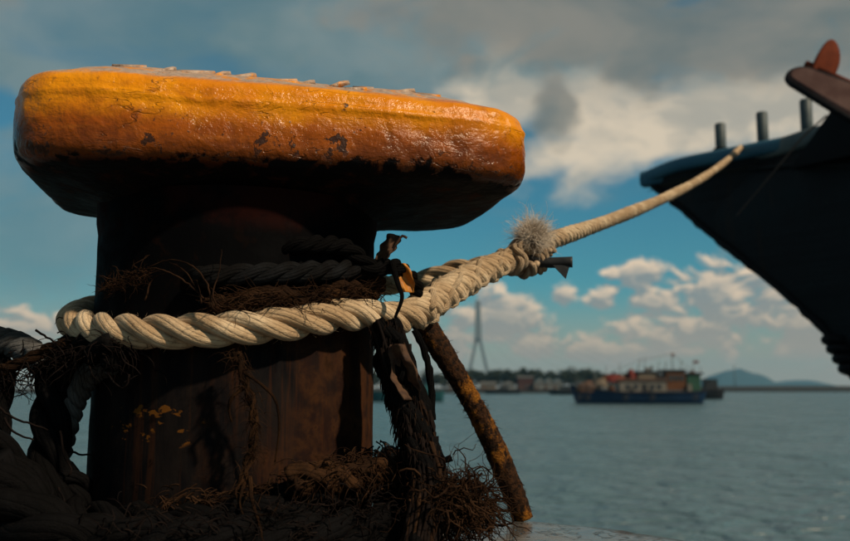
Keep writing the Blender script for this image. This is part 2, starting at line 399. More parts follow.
MAT['tan_wall'] = simple('tan_wall', (0.091, 0.072, 0.054), (0.113, 0.089, 0.067), 0.6, 0.8, 0)
MAT['red_wall'] = simple('brick_red_wall', (0.032, 0.009, 0.007), (0.042, 0.013, 0.008), 0.6, 0.8, 0)
MAT['blue_roof'] = simple('blue_sheet_roof', (0.042, 0.092, 0.126), (0.059, 0.118, 0.151), 0.6, 0.6, 0)
MAT['grey_roof'] = simple('grey_sheet_roof', (0.059, 0.059, 0.059), (0.084, 0.084, 0.080), 0.6, 0.7, 0)
MAT['glass_dark'] = simple('dark_window_glass', (0.02, 0.025, 0.03), (0.03, 0.035, 0.04), 1.0, 0.15, 0)
MAT['boat_blue'] = simple('blue_boat_paint', (0.006, 0.024, 0.063), (0.010, 0.032, 0.079), 0.8, 0.5, 0.2, 0.02)
MAT['boat_teal'] = simple('teal_boat_paint', (0.013, 0.071, 0.084), (0.021, 0.092, 0.105), 0.8, 0.5, 0.2, 0.02)
MAT['boat_dark'] = simple('dark_boat_paint', (0.008, 0.009, 0.012), (0.015, 0.015, 0.017), 0.8, 0.6, 0.2, 0.02)
MAT['boat_white'] = simple('off_white_boat_paint', (0.097, 0.088, 0.076), (0.121, 0.112, 0.100), 0.9, 0.6, 0.2, 0.02)
MAT['boat_orange'] = simple('orange_cabin_paint', (0.072, 0.023, 0.005), (0.083, 0.031, 0.008), 0.9, 0.6, 0.2, 0.02)
MAT['boat_green'] = simple('green_net_cover', (0.010, 0.044, 0.030), (0.017, 0.061, 0.040), 1.5, 0.8, 0.2, 0.02)
MAT['red_cloth'] = simple('red_cloth', (0.085, 0.010, 0.006), (0.104, 0.015, 0.010), 1.5, 0.8, 0.2, 0.02)
MAT['brown_wood'] = simple('brown_boat_wood', (0.050, 0.027, 0.019), (0.084, 0.046, 0.029), 1.5, 0.8, 0.2, 0.02)
MAT['steel_dark'] = simple('dark_steel', (0.05, 0.055, 0.06), (0.08, 0.08, 0.085), 2, 0.6, 0)

# ------------------------------------------------------------------ mesh helpers
class MB:
    def __init__(s): s.v = []; s.f = []; s.uv = []
    def add(s, verts, faces, uvs=None):
        o = len(s.v); s.v += [tuple(p) for p in verts]
        for k, f in enumerate(faces):
            s.f.append(tuple(i + o for i in f))
            s.uv.append(uvs[k] if uvs else None)
    def box(s, c, size, rot=None):
        hx, hy, hz_ = size[0] / 2, size[1] / 2, size[2] / 2
        vs = [Vector((a * hx, b * hy, d * hz_)) for a in (-1, 1) for b in (-1, 1) for d in (-1, 1)]
        if rot is not None: vs = [rot @ p for p in vs]
        s.add([p + Vector(c) for p in vs], [(0, 1, 3, 2), (4, 6, 7, 5), (0, 4, 5, 1), (2, 3, 7, 6), (0, 2, 6, 4), (1, 5, 7, 3)])
    def tube(s, pts, rad, n=12, caps=True, uvscale=1.0, uv0=0.0, lump=0.0, lumpscale=30.0, closed=False):
        pts = [Vector(p) for p in pts]; N = len(pts)
        if not hasattr(rad, '__len__'): rad = [rad] * N
        fr = frames(pts); vs = []; L = [0.0]
        for i in range(1, N): L.append(L[-1] + (pts[i] - pts[i - 1]).length)
        for i, p in enumerate(pts):
            t, a, b = fr[i]
            for k in range(n):
                an = 2 * pi * k / n
                d = a * cos(an) + b * sin(an)
                r = rad[i]
                if lump:
                    r *= 1 + lump * mnoise.noise((p + d * rad[i]) * lumpscale)
                vs.append(p + d * r)
        fs = []; uvs = []
        for i in range(N - 1):
            for k in range(n):
                k2 = (k + 1) % n
                fs.append((i * n + k, i * n + k2, (i + 1) * n + k2, (i + 1) * n + k))
                u0, u1 = k / n, (k + 1) / n
                a, b = L[i] * uvscale + uv0, L[i + 1] * uvscale + uv0
                uvs.append(((u0, a), (u1, a), (u1, b), (u0, b)))
        if caps:
            fs.append(tuple(range(n))[::-1]); uvs.append(None)
            fs.append(tuple((N - 1) * n + k for k in range(n))); uvs.append(None)
        s.add(vs, fs, uvs)
    def build(s, name, mat, parent=None, smooth=True, loc=None):
        me = bpy.data.meshes.new(name)
        me.from_pydata(s.v, [], s.f)
        if any(u for u in s.uv):
            lay = me.uv_layers.new(name='UVMap')
            data = []
            for f, u in zip(s.f, s.uv):
                for k in range(len(f)):
                    data += list(u[k]) if u else [0.0, 0.0]
            lay.data.foreach_set('uv', data)
        me.materials.append(mat if not isinstance(mat, str) else MAT[mat])
        if smooth: me.polygons.foreach_set('use_smooth', [True] * len(me.polygons))
        me.update()
        o = bpy.data.objects.new(name, me); COL.objects.link(o)
        if loc is not None: o.location = loc
        if parent is not None: o.parent = parent
        return o

def frames(pts):
    N = len(pts); out = []
    prev = None
    for i in range(N):
        t = (pts[min(i + 1, N - 1)] - pts[max(i - 1, 0)])
        t = t.normalized() if t.length > 1e-9 else Vector((0, 0, 1))
        if prev is None:
            a = t.cross(Vector((0, 0, 1)))
            if a.length < 0.05: a = t.cross(Vector((1, 0, 0)))
            a.normalize()
        else:
            a = prev - t * prev.dot(t)
            a.normalize()
        prev = a
        out.append((t, a, t.cross(a)))
    return out

def spline(ctrl, step):
    """Catmull-Rom through points, resampled to even arc length"""
    c = [Vector(p) for p in ctrl]
    c = [c[0] * 2 - c[1]] + c + [c[-1] * 2 - c[-2]]
    dense = []
    for i in range(1, len(c) - 2):
        p0, p1, p2, p3 = c[i - 1], c[i], c[i + 1], c[i + 2]
        for k in range(24):
            t = k / 24
            dense.append(0.5 * ((2 * p1) + (p2 - p0) * t + (2 * p0 - 5 * p1 + 4 * p2 - p3) * t * t + (3 * p1 - p0 - 3 * p2 + p3) * t ** 3))
    dense.append(c[-2])
    L = [0.0]
    for i in range(1, len(dense)): L.append(L[-1] + (dense[i] - dense[i - 1]).length)
    n = max(2, int(L[-1] / step) + 1); out = []; j = 0
    for k in range(n):
        s = L[-1] * k / (n - 1)
        while j < len(L) - 2 and L[j + 1] < s: j += 1
        q = (s - L[j]) / max(L[j + 1] - L[j], 1e-9)
        out.append(dense[j].lerp(dense[j + 1], q))
    return out

def empty(name, loc=(0, 0, 0)):
    o = bpy.data.objects.new(name, None); COL.objects.link(o); o.location = loc
    o.empty_display_size = 0.1
    return o
def tag(o, label=None, cat=None, group=None, kind=None):
    if label: o['label'] = label
    if cat: o['category'] = cat
    if group: o['group'] = group
    if kind: o['kind'] = kind
    return o

def strands(path, R, pitch, n=3, hand=1, taper=None, lump=0.06, phase=0.0, seg=14, PH=None):
    """n laid strands of a rope about a path; one MB per strand"""
    fr = frames(path); out = []
    if n == 3: a0, r0 = 0.53, 0.50
    else: a0, r0 = 0.60, 0.40
    L = [0.0]
    for i in range(1, len(path)): L.append(L[-1] + (path[i] - path[i - 1]).length)
    for k in range(n):
        pts = []; rr = []
        for i, p in enumerate(path):
            t, a, b = fr[i]
            an = 2 * pi * k / n + hand * 2 * pi * (PH[i] if PH else L[i] / pitch) + phase
            s = taper(L[i] / L[-1]) if taper else 1.0
            pts.append(p + (a * cos(an) + b * sin(an)) * R * a0 * s)
            rr.append(R * r0 * s)
        mb = MB(); mb.tube(pts, rr, seg, True, 1.0 / R * 0.25, k * 3.7, lump, 1.2 / R)
        out.append(mb)
    return out

def lay_rope(name, ctrl, R, pitch, mat, label, cat='rope', hand=1, n=3, taper=None, lump=0.06, group=None, path=None, phase=0.0):
    path = path or spline(ctrl, R * 0.28)
    root = empty(name, path[0])
    for mb in strands(path, R, pitch, n, hand, taper, lump, phase):
        mb.v = [tuple(Vector(p) - path[0]) for p in mb.v]
        mb.build('strand', mat, root)
    tag(root, label, cat, group)
    return root, path

def braid(path, R, r, n, pitch, over=0.35, seg=7, radial=None):
    """two sets of strands crossing over and under about a path"""
    fr = frames(path); out = []
    L = [0.0]
    for i in range(1, len(path)): L.append(L[-1] + (path[i] - path[i - 1]).length)
    for hand in (1, -1):
        for k in range(n):
            pts = []
            for i, p in enumerate(path):
                t, a, b = fr[i]
                ph = 2 * pi * L[i] / pitch
                an = 2 * pi * k / n + hand * ph
                rr = R + hand * r * over * sin(n * ph + (pi * k if n % 2 else 0))
                if radial: rr *= radial(L[i] / L[-1])
                rr *= 1 + 0.07 * mnoise.noise(p * 42 + Vector((k * 7.0, hand, 0)))
                an += 0.10 * mnoise.noise(p * 30 + Vector((0, k * 5.0, hand * 3)))
                pts.append(p + (a * cos(an) + b * sin(an)) * rr)
            mb = MB(); mb.tube(pts, r, seg, True, 0.25 / r, k * 2.3, 0.25, 0.5 / r)
            out.append(mb)
    return out

def rnd(a=1.0): return Vector((random.uniform(-a, a), random.uniform(-a, a), random.uniform(-a, a)))
def hair(mb, p, d, length, rad, curl=0.5, n=5, sag=0.0, seg=3, floor=None):
    pts = [Vector(p)]; d = Vector(d).normalized()
    for i in range(n):
        d = (d + rnd(curl) + Vector((0, 0, -sag))).normalized()
        q = pts[-1] + d * length / n
        if floor is not None and q.z < floor: q.z = floor + random.uniform(0, 0.004)
        pts.append(q)
    mb.tube(pts, [rad * (1 - 0.75 * i / n) for i in range(n + 1)], seg, False)

# ================================================================== LARGE STRUCTURE
WATER_Z = -2.0
mb = MB()
mb.add([(-3100, -25, WATER_Z), (3100, -25, WATER_Z), (3100, 6500, WATER_Z), (-3100, 6500, WATER_Z)], [(0, 1, 2, 3)])
tag(mb.build('water', 'water', smooth=False), 'grey green rippled harbour water reaching to the far shore', 'water', kind='structure')

# quay: chipped concrete edge running behind the bollard, then towards the viewer on the right
def quay():
    edge_c = [(-6.0, 2.9), (-3.0, 2.35), (-1.2, 2.02), (-0.64, 1.93), (-0.2, 1.84), (0.10, 1.76), (0.235, 1.70), (0.36, 1.56), (0.47, 1.42), (0.62, 1.25), (1.0, 0.72), (1.6, -0.2), (3.2, -2.6), (5.5, -6.0)]
    path = spline([Vector((a, b, 0)) for a, b in edge_c], 0.03)
    vs = []; fs = []; N = len(path); M = 12
    for i, p in enumerate(path):
        t = (path[min(i + 1, N - 1)] - path[max(i - 1, 0)]).normalized()
        inn = Vector((t.y, -t.x, 0))
        j = 0.018 * mnoise.noise(p * 6.0) + 0.010 * mnoise.noise(p * 23.0)
        q = p + inn * (j - 0.055)
        prof = [(0.0, -2.6), (0.0, -0.6), (0.004, -0.12), (0.006, -0.05), (0.016, -0.02), (0.040, -0.005), (0.08, 0.0), (0.14, 0.0), (0.22, 0.0), (0.32, 0.0), (0.45, 0.0)]
        for (e, z) in prof:
            w = q + inn * e
            vs.append(w + Vector((0, 0, z + 0.007 * mnoise.noise(w * 9.0) * (1 if z > -0.3 else 0))))
    M = 11
    for i in range(N - 1):
        for k in range(M - 1):
            fs.append((i * M + k, i * M + k + 1, (i + 1) * M + k + 1, (i + 1) * M + k))
    base = len(vs)
    # the rest of the top, one large sheet inside the edge strip
    inner = [i * M + M - 1 for i in range(N)]
    vs.append(Vector((-9.0, -8.0, 0.0))); vs.append(Vector((-9.0, 3.0, 0.0)))
    fs.append(tuple(inner[::-1][::1]) + (base + 1, base))
    mb = MB(); mb.add(vs, fs)
    return tag(mb.build('quay', 'quay'), 'wet dark concrete quay with a chipped edge', 'quay', kind='structure')
quay()

# ================================================================== BOLLARD
BC = Vector((-0.331, 1.610, 0.0)); PR = 0.240
boll = tag(empty('bollard', BC), 'cast iron mooring bollard with worn yellow painted head', 'bollard')

def make_post():
    NU, NZ = 160, 90; vs = []; fs = []
    for j in range(NZ + 1):
        z = 0.56 * j / NZ - 0.01
        for i in range(NU):
            a = 2 * pi * i / NU
            r = PR
            if z > 0.50: r += 0.004 * min(1, (z - 0.50) / 0.02)
            if z < 0.03: r += (0.03 - z) * 0.8
            p = Vector((cos(a), sin(a), 0))
            q = p * r + Vector((0, 0, z))
            r += 0.0022 * mnoise.noise(q * 7) + 0.0010 * mnoise.noise(q * 26)
            vs.append(p * r + Vector((0, 0, z)))
    for j in range(NZ):
        for i in range(NU):
            i2 = (i + 1) % NU
            fs.append((j * NU + i, j * NU + i2, (j + 1) * NU + i2, (j + 1) * NU + i))
    mb = MB(); mb.add(vs, fs)
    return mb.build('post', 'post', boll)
make_post()

CAP_C = Vector((-0.262, 1.588, 0.0)) - BC; CAP_ROT = radians(12.5)
HL, HD = 0.404, 0.270
def cap_ring(e, z, blend, n):
    ca, sa = cos(CAP_ROT), sin(CAP_ROT); out = []
    A, B = HL - e, HD - e
    for i in range(n):
        a = 2 * pi * i / n
        c, s = cos(a), sin(a)
        ex = 2.0 / 6.0
        x = A * math.copysign(abs(c) ** ex, c); y = B * math.copysign(abs(s) ** ex, s)
        x, y = x * ca - y * sa + CAP_C.x, x * sa + y * ca + CAP_C.y
        # neck is round and sits on the post
        an = atan2(y, x)
        if blend: 
            x = x * (1 - blend) + 0.235 * cos(an) * blend; y = y * (1 - blend) + 0.235 * sin(an) * blend
        out.append(Vector((x, y, z)))
    return out
def make_cap():
    prof = [(0.10, 0.505, 1.0), (0.10, 0.522, 1.0), (0.12, 0.534, 0.92), (0.115, 0.543, 0.66), (0.10, 0.550, 0.36), (0.085, 0.555, 0.14), (0.062, 0.560, 0.02), (0.040, 0.564, 0), (0.022, 0.569, 0), (0.010, 0.577, 0), (0.0025, 0.589, 0),
            (0.0, 0.610, 0), (0.0, 0.660, 0), (0.0015, 0.682, 0), (0.006, 0.694, 0), (0.015, 0.702, 0), (0.040, 0.7150, 0), (0.080, 0.736, 0), (0.120, 0.750, 0), (0.17, 0.761, 0), (0.25, 0.763, 0)]
    n = 420
    pv = spline([Vector((e, z, b * 0.05)) for e, z, b in prof], 0.0042)
    vs = []; fs = []
    for q in pv:
        for p in cap_ring(q.x, q.y, max(0, min(1, q.z / 0.05)), n):
            d = Vector((p.x - CAP_C.x, p.y - CAP_C.y, (p.z - 0.63) * 1.5)).normalized()
            h = 0.0038 * mnoise.noise(p * 4.0) + 0.0045 * mnoise.noise(p * 13.0) + 0.0022 * mnoise.noise(p * 34.0) - 0.004 * max(0.0, mnoise.noise(p * 21.0 + Vector((4, 4, 4))) - 0.25) + 0.0006 * mnoise.noise(p * 95.0)
            # drip ridge of old paint along the side
            rz = 0.668 + 0.006 * mnoise.noise(Vector((p.x * 7, p.y * 7, 3.3)))
            h += 0.0048 * math.exp(-((p.z - rz) / 0.005) ** 2) * (0.65 + 0.5 * mnoise.noise(p * 6 + Vector((9, 0, 0))))
            lx = ((p.x - CAP_C.x) * cos(CAP_ROT) + (p.y - CAP_C.y) * sin(CAP_ROT)) / HL
            p.z -= 0.020 * max(0.0, (lx + 0.8) / 1.8) * max(0.0, (p.z - 0.57) / 0.19)
            if p.z < 0.50: h *= 0.15
            vs.append(p + d * h)
    M = len(pv)
    for j in range(M - 1):
        for i in range(n):
            i2 = (i + 1) % n
            fs.append((j * n + i, j * n + i2, (j + 1) * n + i2, (j + 1) * n + i))
    fs.append(tuple((M - 1) * n + i for i in range(n)))
    mb = MB(); mb.add(vs, fs)
    return mb.build('head', 'cap', boll)
head = make_cap()
# lifted flakes of paint along the top
def flake(k, s, rz, tilt):
    n = 16; vs = []; fs = []
    for lev, zz in ((1.0, -0.003), (0.93, 0.0035)):
        for i in range(n):
            a = 2 * pi * i / n
            r = 1 + 0.75 * mnoise.noise(Vector((cos(a) * 1.6, sin(a) * 1.6, k * 5.1)))
            vs.append(Vector((cos(a) * s[0] * r * lev, sin(a) * s[1] * r * lev, zz + 0.003 * cos(a) * (k % 3))))
    for i in range(n): fs.append((i, (i + 1) % n, n + (i + 1) % n, n + i))
    fs.append(tuple(range(n, 2 * n))); fs.append(tuple(range(n))[::-1])
    mb = MB(); R = Matrix.Rotation(rz, 3, 'Z') @ Matrix.Rotation(tilt, 3, 'X')
    mb.add([R @ p for p in vs], fs)
    return mb
for k, (lx, e, sx_, sy_) in enumerate([(-.235, .100, .030, .020), (-.150, .096, .036, .022), (-.075, .092, .034, .022), (-.012, .090, .026, .020), (.030, .088, .020, .018), (.075, .090, .022, .016), (.125, .092, .020, .016), (.180, .090, .030, .016), (-.110, .075, .020, .014), (.235, .088, .022, .014), (.000, .066, .016, .012), (-.190, .070, .018, .012), (.105, .068, .018, .012)]):
    ly = -(HD - e)
    zz = 0.737 + (e - 0.080) * 0.42 - 0.020 * max(0.0, (lx / HL + 0.8) / 1.8) * 0.9 - 0.0045
    p = CAP_C + Vector((lx * cos(CAP_ROT) - ly * sin(CAP_ROT), lx * sin(CAP_ROT) + ly * cos(CAP_ROT), zz))
    f = flake(k, (sx_, sy_), CAP_ROT + random.uniform(-.3, .3), radians(random.uniform(20, 25)))
    f.v = [tuple(Vector(q) + p) for q in f.v]
    f.build('paint_flake', 'cap', head)

# ================================================================== WHITE MOORING ROPE
RW = 0.0262
K = P(520, 256, 1.80)                     # where the two legs of the eye meet
RC = PR + RW + 0.003
def ring(ang, z, r=RC): return BC + Vector((cos(ang) * r, sin(ang) * r, z))
def loopz(a):      # lower in front, higher behind
    return 0.385 + 0.060 * sin(a) + 0.012 * cos(a)
ctrl = []
for d in range(80, 320, 20):              # behind, round the left side, across the front
    a = radians(d); ctrl.append(ring(a, loopz(a), RC + (0.004 if 150 < d < 220 else 0)))
front_exit = ring(radians(321), loopz(radians(321)))
start = ring(radians(80), loopz(radians(80)))
eye_path = spline([K + Vector((-0.02, 0.03, -0.012)), P(455, 270, 1.87), P(405, 283, 1.885)] + ctrl + [front_exit, P(404, 316.5, 1.53), P(440, 296, 1.62), P(480, 273, 1.71), K], RW * 0.25)
eye = tag(empty('mooring_rope', K), 'thick cream three strand rope with its eye round the bollard post', 'rope')
def nearest(path, p): return min(range(len(path)), key=lambda i: (path[i] - p).length)
NE = len(eye_path); i0 = nearest(eye_path, P(392, 319, 1.50)); i1 = nearest(eye_path, P(425, 305, 1.58))
PHI = [0.0]                                # the lay tightens in the spliced stretch
for i in range(1, NE):
    w = max(0.0, min(1.0, (i - i0) / (i1 - i0)))
    PHI.append(PHI[-1] + (eye_path[i] - eye_path[i - 1]).length / (0.172 * (1 - w) + 0.078 * w))
def eye_taper(t):
    if t < 0.1: return 0.80
    if t < 0.22: return 0.80 + 0.2 * (t - 0.1) / 0.12
    w = max(0.0, min(1.0, (t * NE - i0) / (i1 - i0)))
    e = max(0.0, (t * NE - i1) / (NE - i1))
    return 1.0 + 0.13 * w - 0.30 * max(0, e) ** 2
for mbs in strands(eye_path, RW, 0.172, 3, 1, eye_taper, 0.07, 0.4, 18, PHI):
    mbs.v = [tuple(Vector(p) - K) for p in mbs.v]; mbs.build('strand', 'rope_white', eye)
# tucked strands of the splice, worked against the lay
sp_path = eye_path[nearest(eye_path, P(415, 311, 1.56)):]
fr_ = frames(sp_path); Ls = [0.0]
for i in range(1, len(sp_path)): Ls.append(Ls[-1] + (sp_path[i] - sp_path[i - 1]).length)
for k in range(4):
    pts = []
    for i, p in enumerate(sp_path):
        t, a, b = fr_[i]; tt = Ls[i] / Ls[-1]
        an = 2 * pi * k / 4 - 2 * pi * Ls[i] / 0.30 + 0.4 * mnoise.noise(p * 25 + Vector((k * 9, 0, 0)))
        rr = RW * eye_taper(0.9 + 0.1 * tt) * (0.93 + 0.12 * sin(2 * pi * Ls[i] / 0.026 + k * 1.7) + 0.06 * mnoise.noise(p * 50))
        pts.append(p + (a * cos(an) + b * sin(an)) * rr - K)
    mbs = MB(); mbs.tube(pts, [RW * 0.23 * (1 - 0.3 * i / len(pts)) for i in range(len(pts))], 9, True, 0.25 / (RW * 0.3), k * 2.3, 0.25, 90)
    mbs.build('splice_strand', 'rope_white', eye)
# stray yarn ends along the rope
sy_ = MB()
for i in range(420):
    j = random.randrange(NE // 4, NE - 2); t, a, b = frames(eye_path[j:j + 3])[1]; an = random.uniform(0, 2 * pi)
    d = a * cos(an) + b * sin(an)
    hair(sy_, eye_path[j] + d * RW * 0.93 - K, d * 0.45 + t * random.uniform(-1, 1), random.uniform(0.004, 0.012), 0.0003, 0.35, 4)
tag(sy_.build('stray_yarn', 'rope_line', eye), kind='stuff')

# line from the eye to the boat: goes through the eye, hitched, and leads off to the rail
RAIL_HIT = P(741, 147, 6.20)
RL = 0.0185
lead_pts = [K + Vector((-0.045, -0.012, -0.008)), K + Vector((-0.005, -0.022, 0.005)), P(560, 237.5, 1.93)]
end = RAIL_HIT
a0 = P(560, 237.5, 1.93)
for t in (0.12, 0.3, 0.5, 0.7, 0.88):
    q = a0.lerp(end, t); q.z -= 0.10 * 4 * t * (1 - t) * 0.55
    lead_pts.append(q)
lead_pts.append(end)
lead_path = spline(lead_pts, 0.011)
lead = tag(empty('mooring_line', K), 'slim cream braided line running from the knot up to the dark bow', 'rope')
for mbs in strands(lead_path, RL, 0.088, 3, 1, lambda t: 1.0 + 0.05 * sin(t * 37), 0.10, 0.0, 12):
    mbs.v = [tuple(Vector(p) - K) for p in mbs.v]; mbs.build('strand', 'rope_white', lead)
lh = MB()
for i in range(500):
    j = random.randrange(4, int(len(lead_path) * 0.5)); t, a, b = frames(lead_path[j:j + 3])[1]; an = random.uniform(0, 2 * pi)
    d = a * cos(an) + b * sin(an)
    hair(lh, lead_path[j] + d * RL * 0.9 - K, d * 0.5 + t * random.uniform(-1, 1), random.uniform(0.004, 0.012), 0.0003, 0.35, 4)
tag(lh.build('stray_yarn', 'rope_line', lead), kind='stuff')
# hitch: turns around the eye end
mbh = MB()
def turn(c, axis, r, tr, n=40, turns=1.0, adv=0.0, ph=0.0, squash=1.0):
    axis = axis.normalized(); a = axis.cross(Vector((0, 0, 1))).normalized(); b = axis.cross(a)
    pts = []
    for i in range(n + 1):
        t = i / n * turns * 2 * pi + ph
        pts.append(c + a * cos(t) * r + b * sin(t) * r * squash + axis * adv * (i / n - 0.5))
    return pts
ax = (P(560, 237.5, 1.93) - K)
for (c, r, tr, tn, adv, ph) in [(P(526, 257, 1.80), 0.030, 0.0120, 1.6, 0.045, 0.3), (P(540, 259, 1.80), 0.021, 0.0105, 1.7, 0.034, 1.2)]:
    hp = turn(c, ax if r > 0.025 else Vector((1, 0.3, -0.12)), r, tr, 60, tn, adv, ph)
    for mbs in strands(hp, tr, tr * 7, 3, -1, None, 0.05, 0, 10):
        mbs.v = [tuple(Vector(p) - K) for p in mbs.v]; mbs.build('hitch_turn', 'rope_line', lead)
hp = spline([P(500, 268, 1.77), P(511, 271, 1.76), P(523, 262, 1.75), P(517, 248, 1.76), P(528, 245, 1.78)], 0.004)
for mbs in strands(hp, 0.0115, 0.08, 3, -1, None, 0.05, 0, 10):
    mbs.v = [tuple(Vector(p) - K) for p in mbs.v]; mbs.build('hitch_turn', 'rope_line', lead)
# tail of the line bound with black tape
tail = spline([P(530, 259, 1.79), P(545, 262.5, 1.78), P(572.5, 262, 1.77)], 0.004)
mt = MB(); mt.tube([p - K for p in tail], [0.0108] * len(tail), 14, True); tp = mt.build('taped_end', 'black_tape', lead)
fl = MB()
for sgn in (-1, 1):
    pass
a, b, c = P(553, 265, 1.765) - K, P(570, 265, 1.765) - K, P(566, 278.5, 1.765) - K
dv = Vector((0, 0.006, 0))
fl.add([a, b, c, a + dv, b + dv, c + dv], [(0, 1, 2), (5, 4, 3), (0, 3, 4, 1), (1, 4, 5, 2), (2, 5, 3, 0)])
fl.build('tape_flag', 'black_tape', tp, smooth=False)
# burst of frayed yarn on top of the knot
clumps = [(Vector((random.gauss(0, 1.25), random.gauss(0, 0.8), random.gauss(0.3, 0.9))).normalized(), random.uniform(0.6, 1.15)) for _ in range(60)]
fz = MB(); fc = P(532, 238, 1.78) - K
for i in range(3200):
    cd, cl_ = random.choice(clumps)
    d = (cd + Vector((random.gauss(0, 0.20), random.gauss(0, 0.20), random.gauss(0, 0.20)))).normalized()
    if d.z < -0.55: d.z *= -1
    lob = 0.80 + 0.6 * mnoise.noise(d * 1.7 + Vector((2.2, 0, 1)))
    hair(fz, fc + d * random.uniform(0.0, 0.012) + Vector((0.0, 0, -0.002)), d + Vector((0, 0, 0.05)), max(0.35, lob) * cl_ * random.uniform(0.030, 0.068), random.choice((0.0003, 0.0004, 0.0007)), 0.52, 7, 0.03)
tag(fz.build('frayed_yarn', 'fibre_pale', lead), kind='stuff')

# ================================================================== OLD DARK ROPES ABOVE THE WHITE ONE
def zring(ang, z0, tilt, r): return ring(radians(ang), z0 + tilt * sin(radians(ang)), r)
lay_rope('old_rope', [zring(a, 0.432 + (a - 250) * 0.00022, 0.03, PR + (0.019 if a > 262 else -0.02)) for a in range(246, 352, 8)], 0.017, 0.11, 'rope_grey',
         'thin dark grey twisted rope round the post just above the white one', hand=-1)
lay_rope('rotten_rope', [zring(a, 0.425 - 0.008 * sin(a * 0.21), 0.055, PR + 0.016) for a in range(272, 350, 7)], 0.0165, 0.10, 'rope_brown',
         'rotten brown rope lying on top of the white rope', hand=1, lump=0.45)

# shaggy fibre on top of the white rope
def fuzz_along(name, pts, count, spread, length, rad, mat, label, cat, curl=0.45, sag=0.12, dirs=None, parent=None, origin=None):
    mb = MB(); path = spline(pts, 0.01); o = origin or path[0]
    for i in range(count):
        p = random.choice(path) + Vector((random.gauss(0, spread), random.gauss(0, spread), random.gauss(0, spread)))
        j_ = random.randrange(len(path) - 1); tg = (path[j_ + 1] - path[j_]).normalized() * random.choice((-1, 1))
        p = path[j_] + Vector((random.gauss(0, spread), random.gauss(0, spread), random.gauss(0, spread)))
        d = (dirs + rnd(0.8)) if dirs is not None else (tg * 1.2 + rnd(0.9))
        hair(mb, p - o, d, random.uniform(0.4, 1.0) * length, rad * random.uniform(0.6, 1.4), curl, 5, sag)
    ob = mb.build(name, mat, parent, loc=None if parent else o)
    tag(ob, label if not parent else None, cat if not parent else None, kind='stuff')
    return ob
fuzz_along('dry_fibre', [zring(a, 0.424, 0.055, PR + 0.03) for a in range(276, 345, 8)], 380, 0.008, 0.060, 0.0010, 'fibre_brown',
           'tangled brown fibre lying between the post and the white rope', 'fibre', 0.32, 0.03)

# curved dry stalks standing off the post, front left
def stalks(name, curves, rad, mat, label, cat='strands', taper=0.8):
    o = curves[0][0]; root = empty(name, o)
    for c in curves:
        path = spline(c, 0.006); mb = MB(); N = len(path)
        mb.tube([p - o + rnd(0.0008) for p in path], [rad * (1 - taper * i / N) for i in range(N)], 5)
        mb.build('stalk', mat, root)
    return tag(root, label, cat)
FY = 1.335
stalks('dry_stalks', [
    [P(212, 308, 1.30), P(207, 284, 1.31), P(192, 266, 1.325), P(168, 260, 1.34), P(140, 272, 1.36), P(108, 288, 1.41)],
    [P(216, 306, 1.30), P(213, 292, 1.30), P(219, 272, 1.32), P(222, 250, 1.33)],
    [P(206, 300, 1.32), P(180, 278, 1.33), P(150, 268, 1.345), P(118, 284, 1.39)],
    [P(202, 304, 1.32), P(196, 280, 1.325), P(186, 290, 1.33)],
    [P(170, 262, 1.34), P(186, 272, 1.33), P(200, 296, 1.32)],
    [P(145, 300, 1.36), P(152, 280, 1.36), P(170, 270, 1.345)]], 0.0016, 'fibre_brown', 'thin curved brown stalks arching over the dark post front')
fuzz_along('root_tuft', [P(104, 287, 1.42), P(130, 280, 1.37), P(152, 270, 1.35)], 170, 0.006, 0.035, 0.0008, 'fibre_brown',
           'small reddish brown tuft caught on the left of the post', 'fibre', 0.6, 0.0)

# ================================================================== BROWN FRAYED ROPE HANGING DOWN THE FRONT
hang = [P(236, 352, 1.33), P(243, 375, 1.325), P(251, 400, 1.325), P(254, 432, 1.325), P(247, 466, 1.325), P(241, 490, 1.31)]
hr, hpath = lay_rope('frayed_rope', hang, 0.0075, 0.06, 'rope_brown', 'frayed brown rope end hanging down the front of the post', hand=1, n=2, lump=0.5)
for c, r in (([P(243, 372, 1.325), P(262, 385, 1.32), P(276, 402, 1.32), P(279, 430, 1.325), P(275, 462, 1.33)], 0.0028),
             ([P(246, 385, 1.325), P(232, 398, 1.32), P(229, 410, 1.325), P(232, 422, 1.325)], 0.0035),
             ([P(250, 478, 1.315), P(252, 500, 1.28), P(258, 520, 1.25), P(264, 545, 1.23)], 0.0036),
             ([P(243, 486, 1.30), P(240, 505, 1.27), P(248, 525, 1.25)], 0.0022),
             ([P(256, 515, 1.255), P(272, 514, 1.25), P(280, 500, 1.26)], 0.0018),
             ([P(244, 480, 1.31), P(236, 490, 1.30), P(238, 502, 1.28)], 0.0022)):
    mb = MB(); pth = spline(c, 0.005); N = len(pth)
    mb.tube([p - hpath[0] for p in pth], [r * (1 - 0.6 * i / N) for i in range(N)], 7, True, 20, 0, 0.4, 120)
    mb.build('loose_yarn', 'rope_brown', hr)
fuzz_along('loose_fibre', hang, 260, 0.005, 0.04, 0.0006, 'fibre_brown', None, None, 0.4, 0.35, parent=hr, origin=hpath[0])

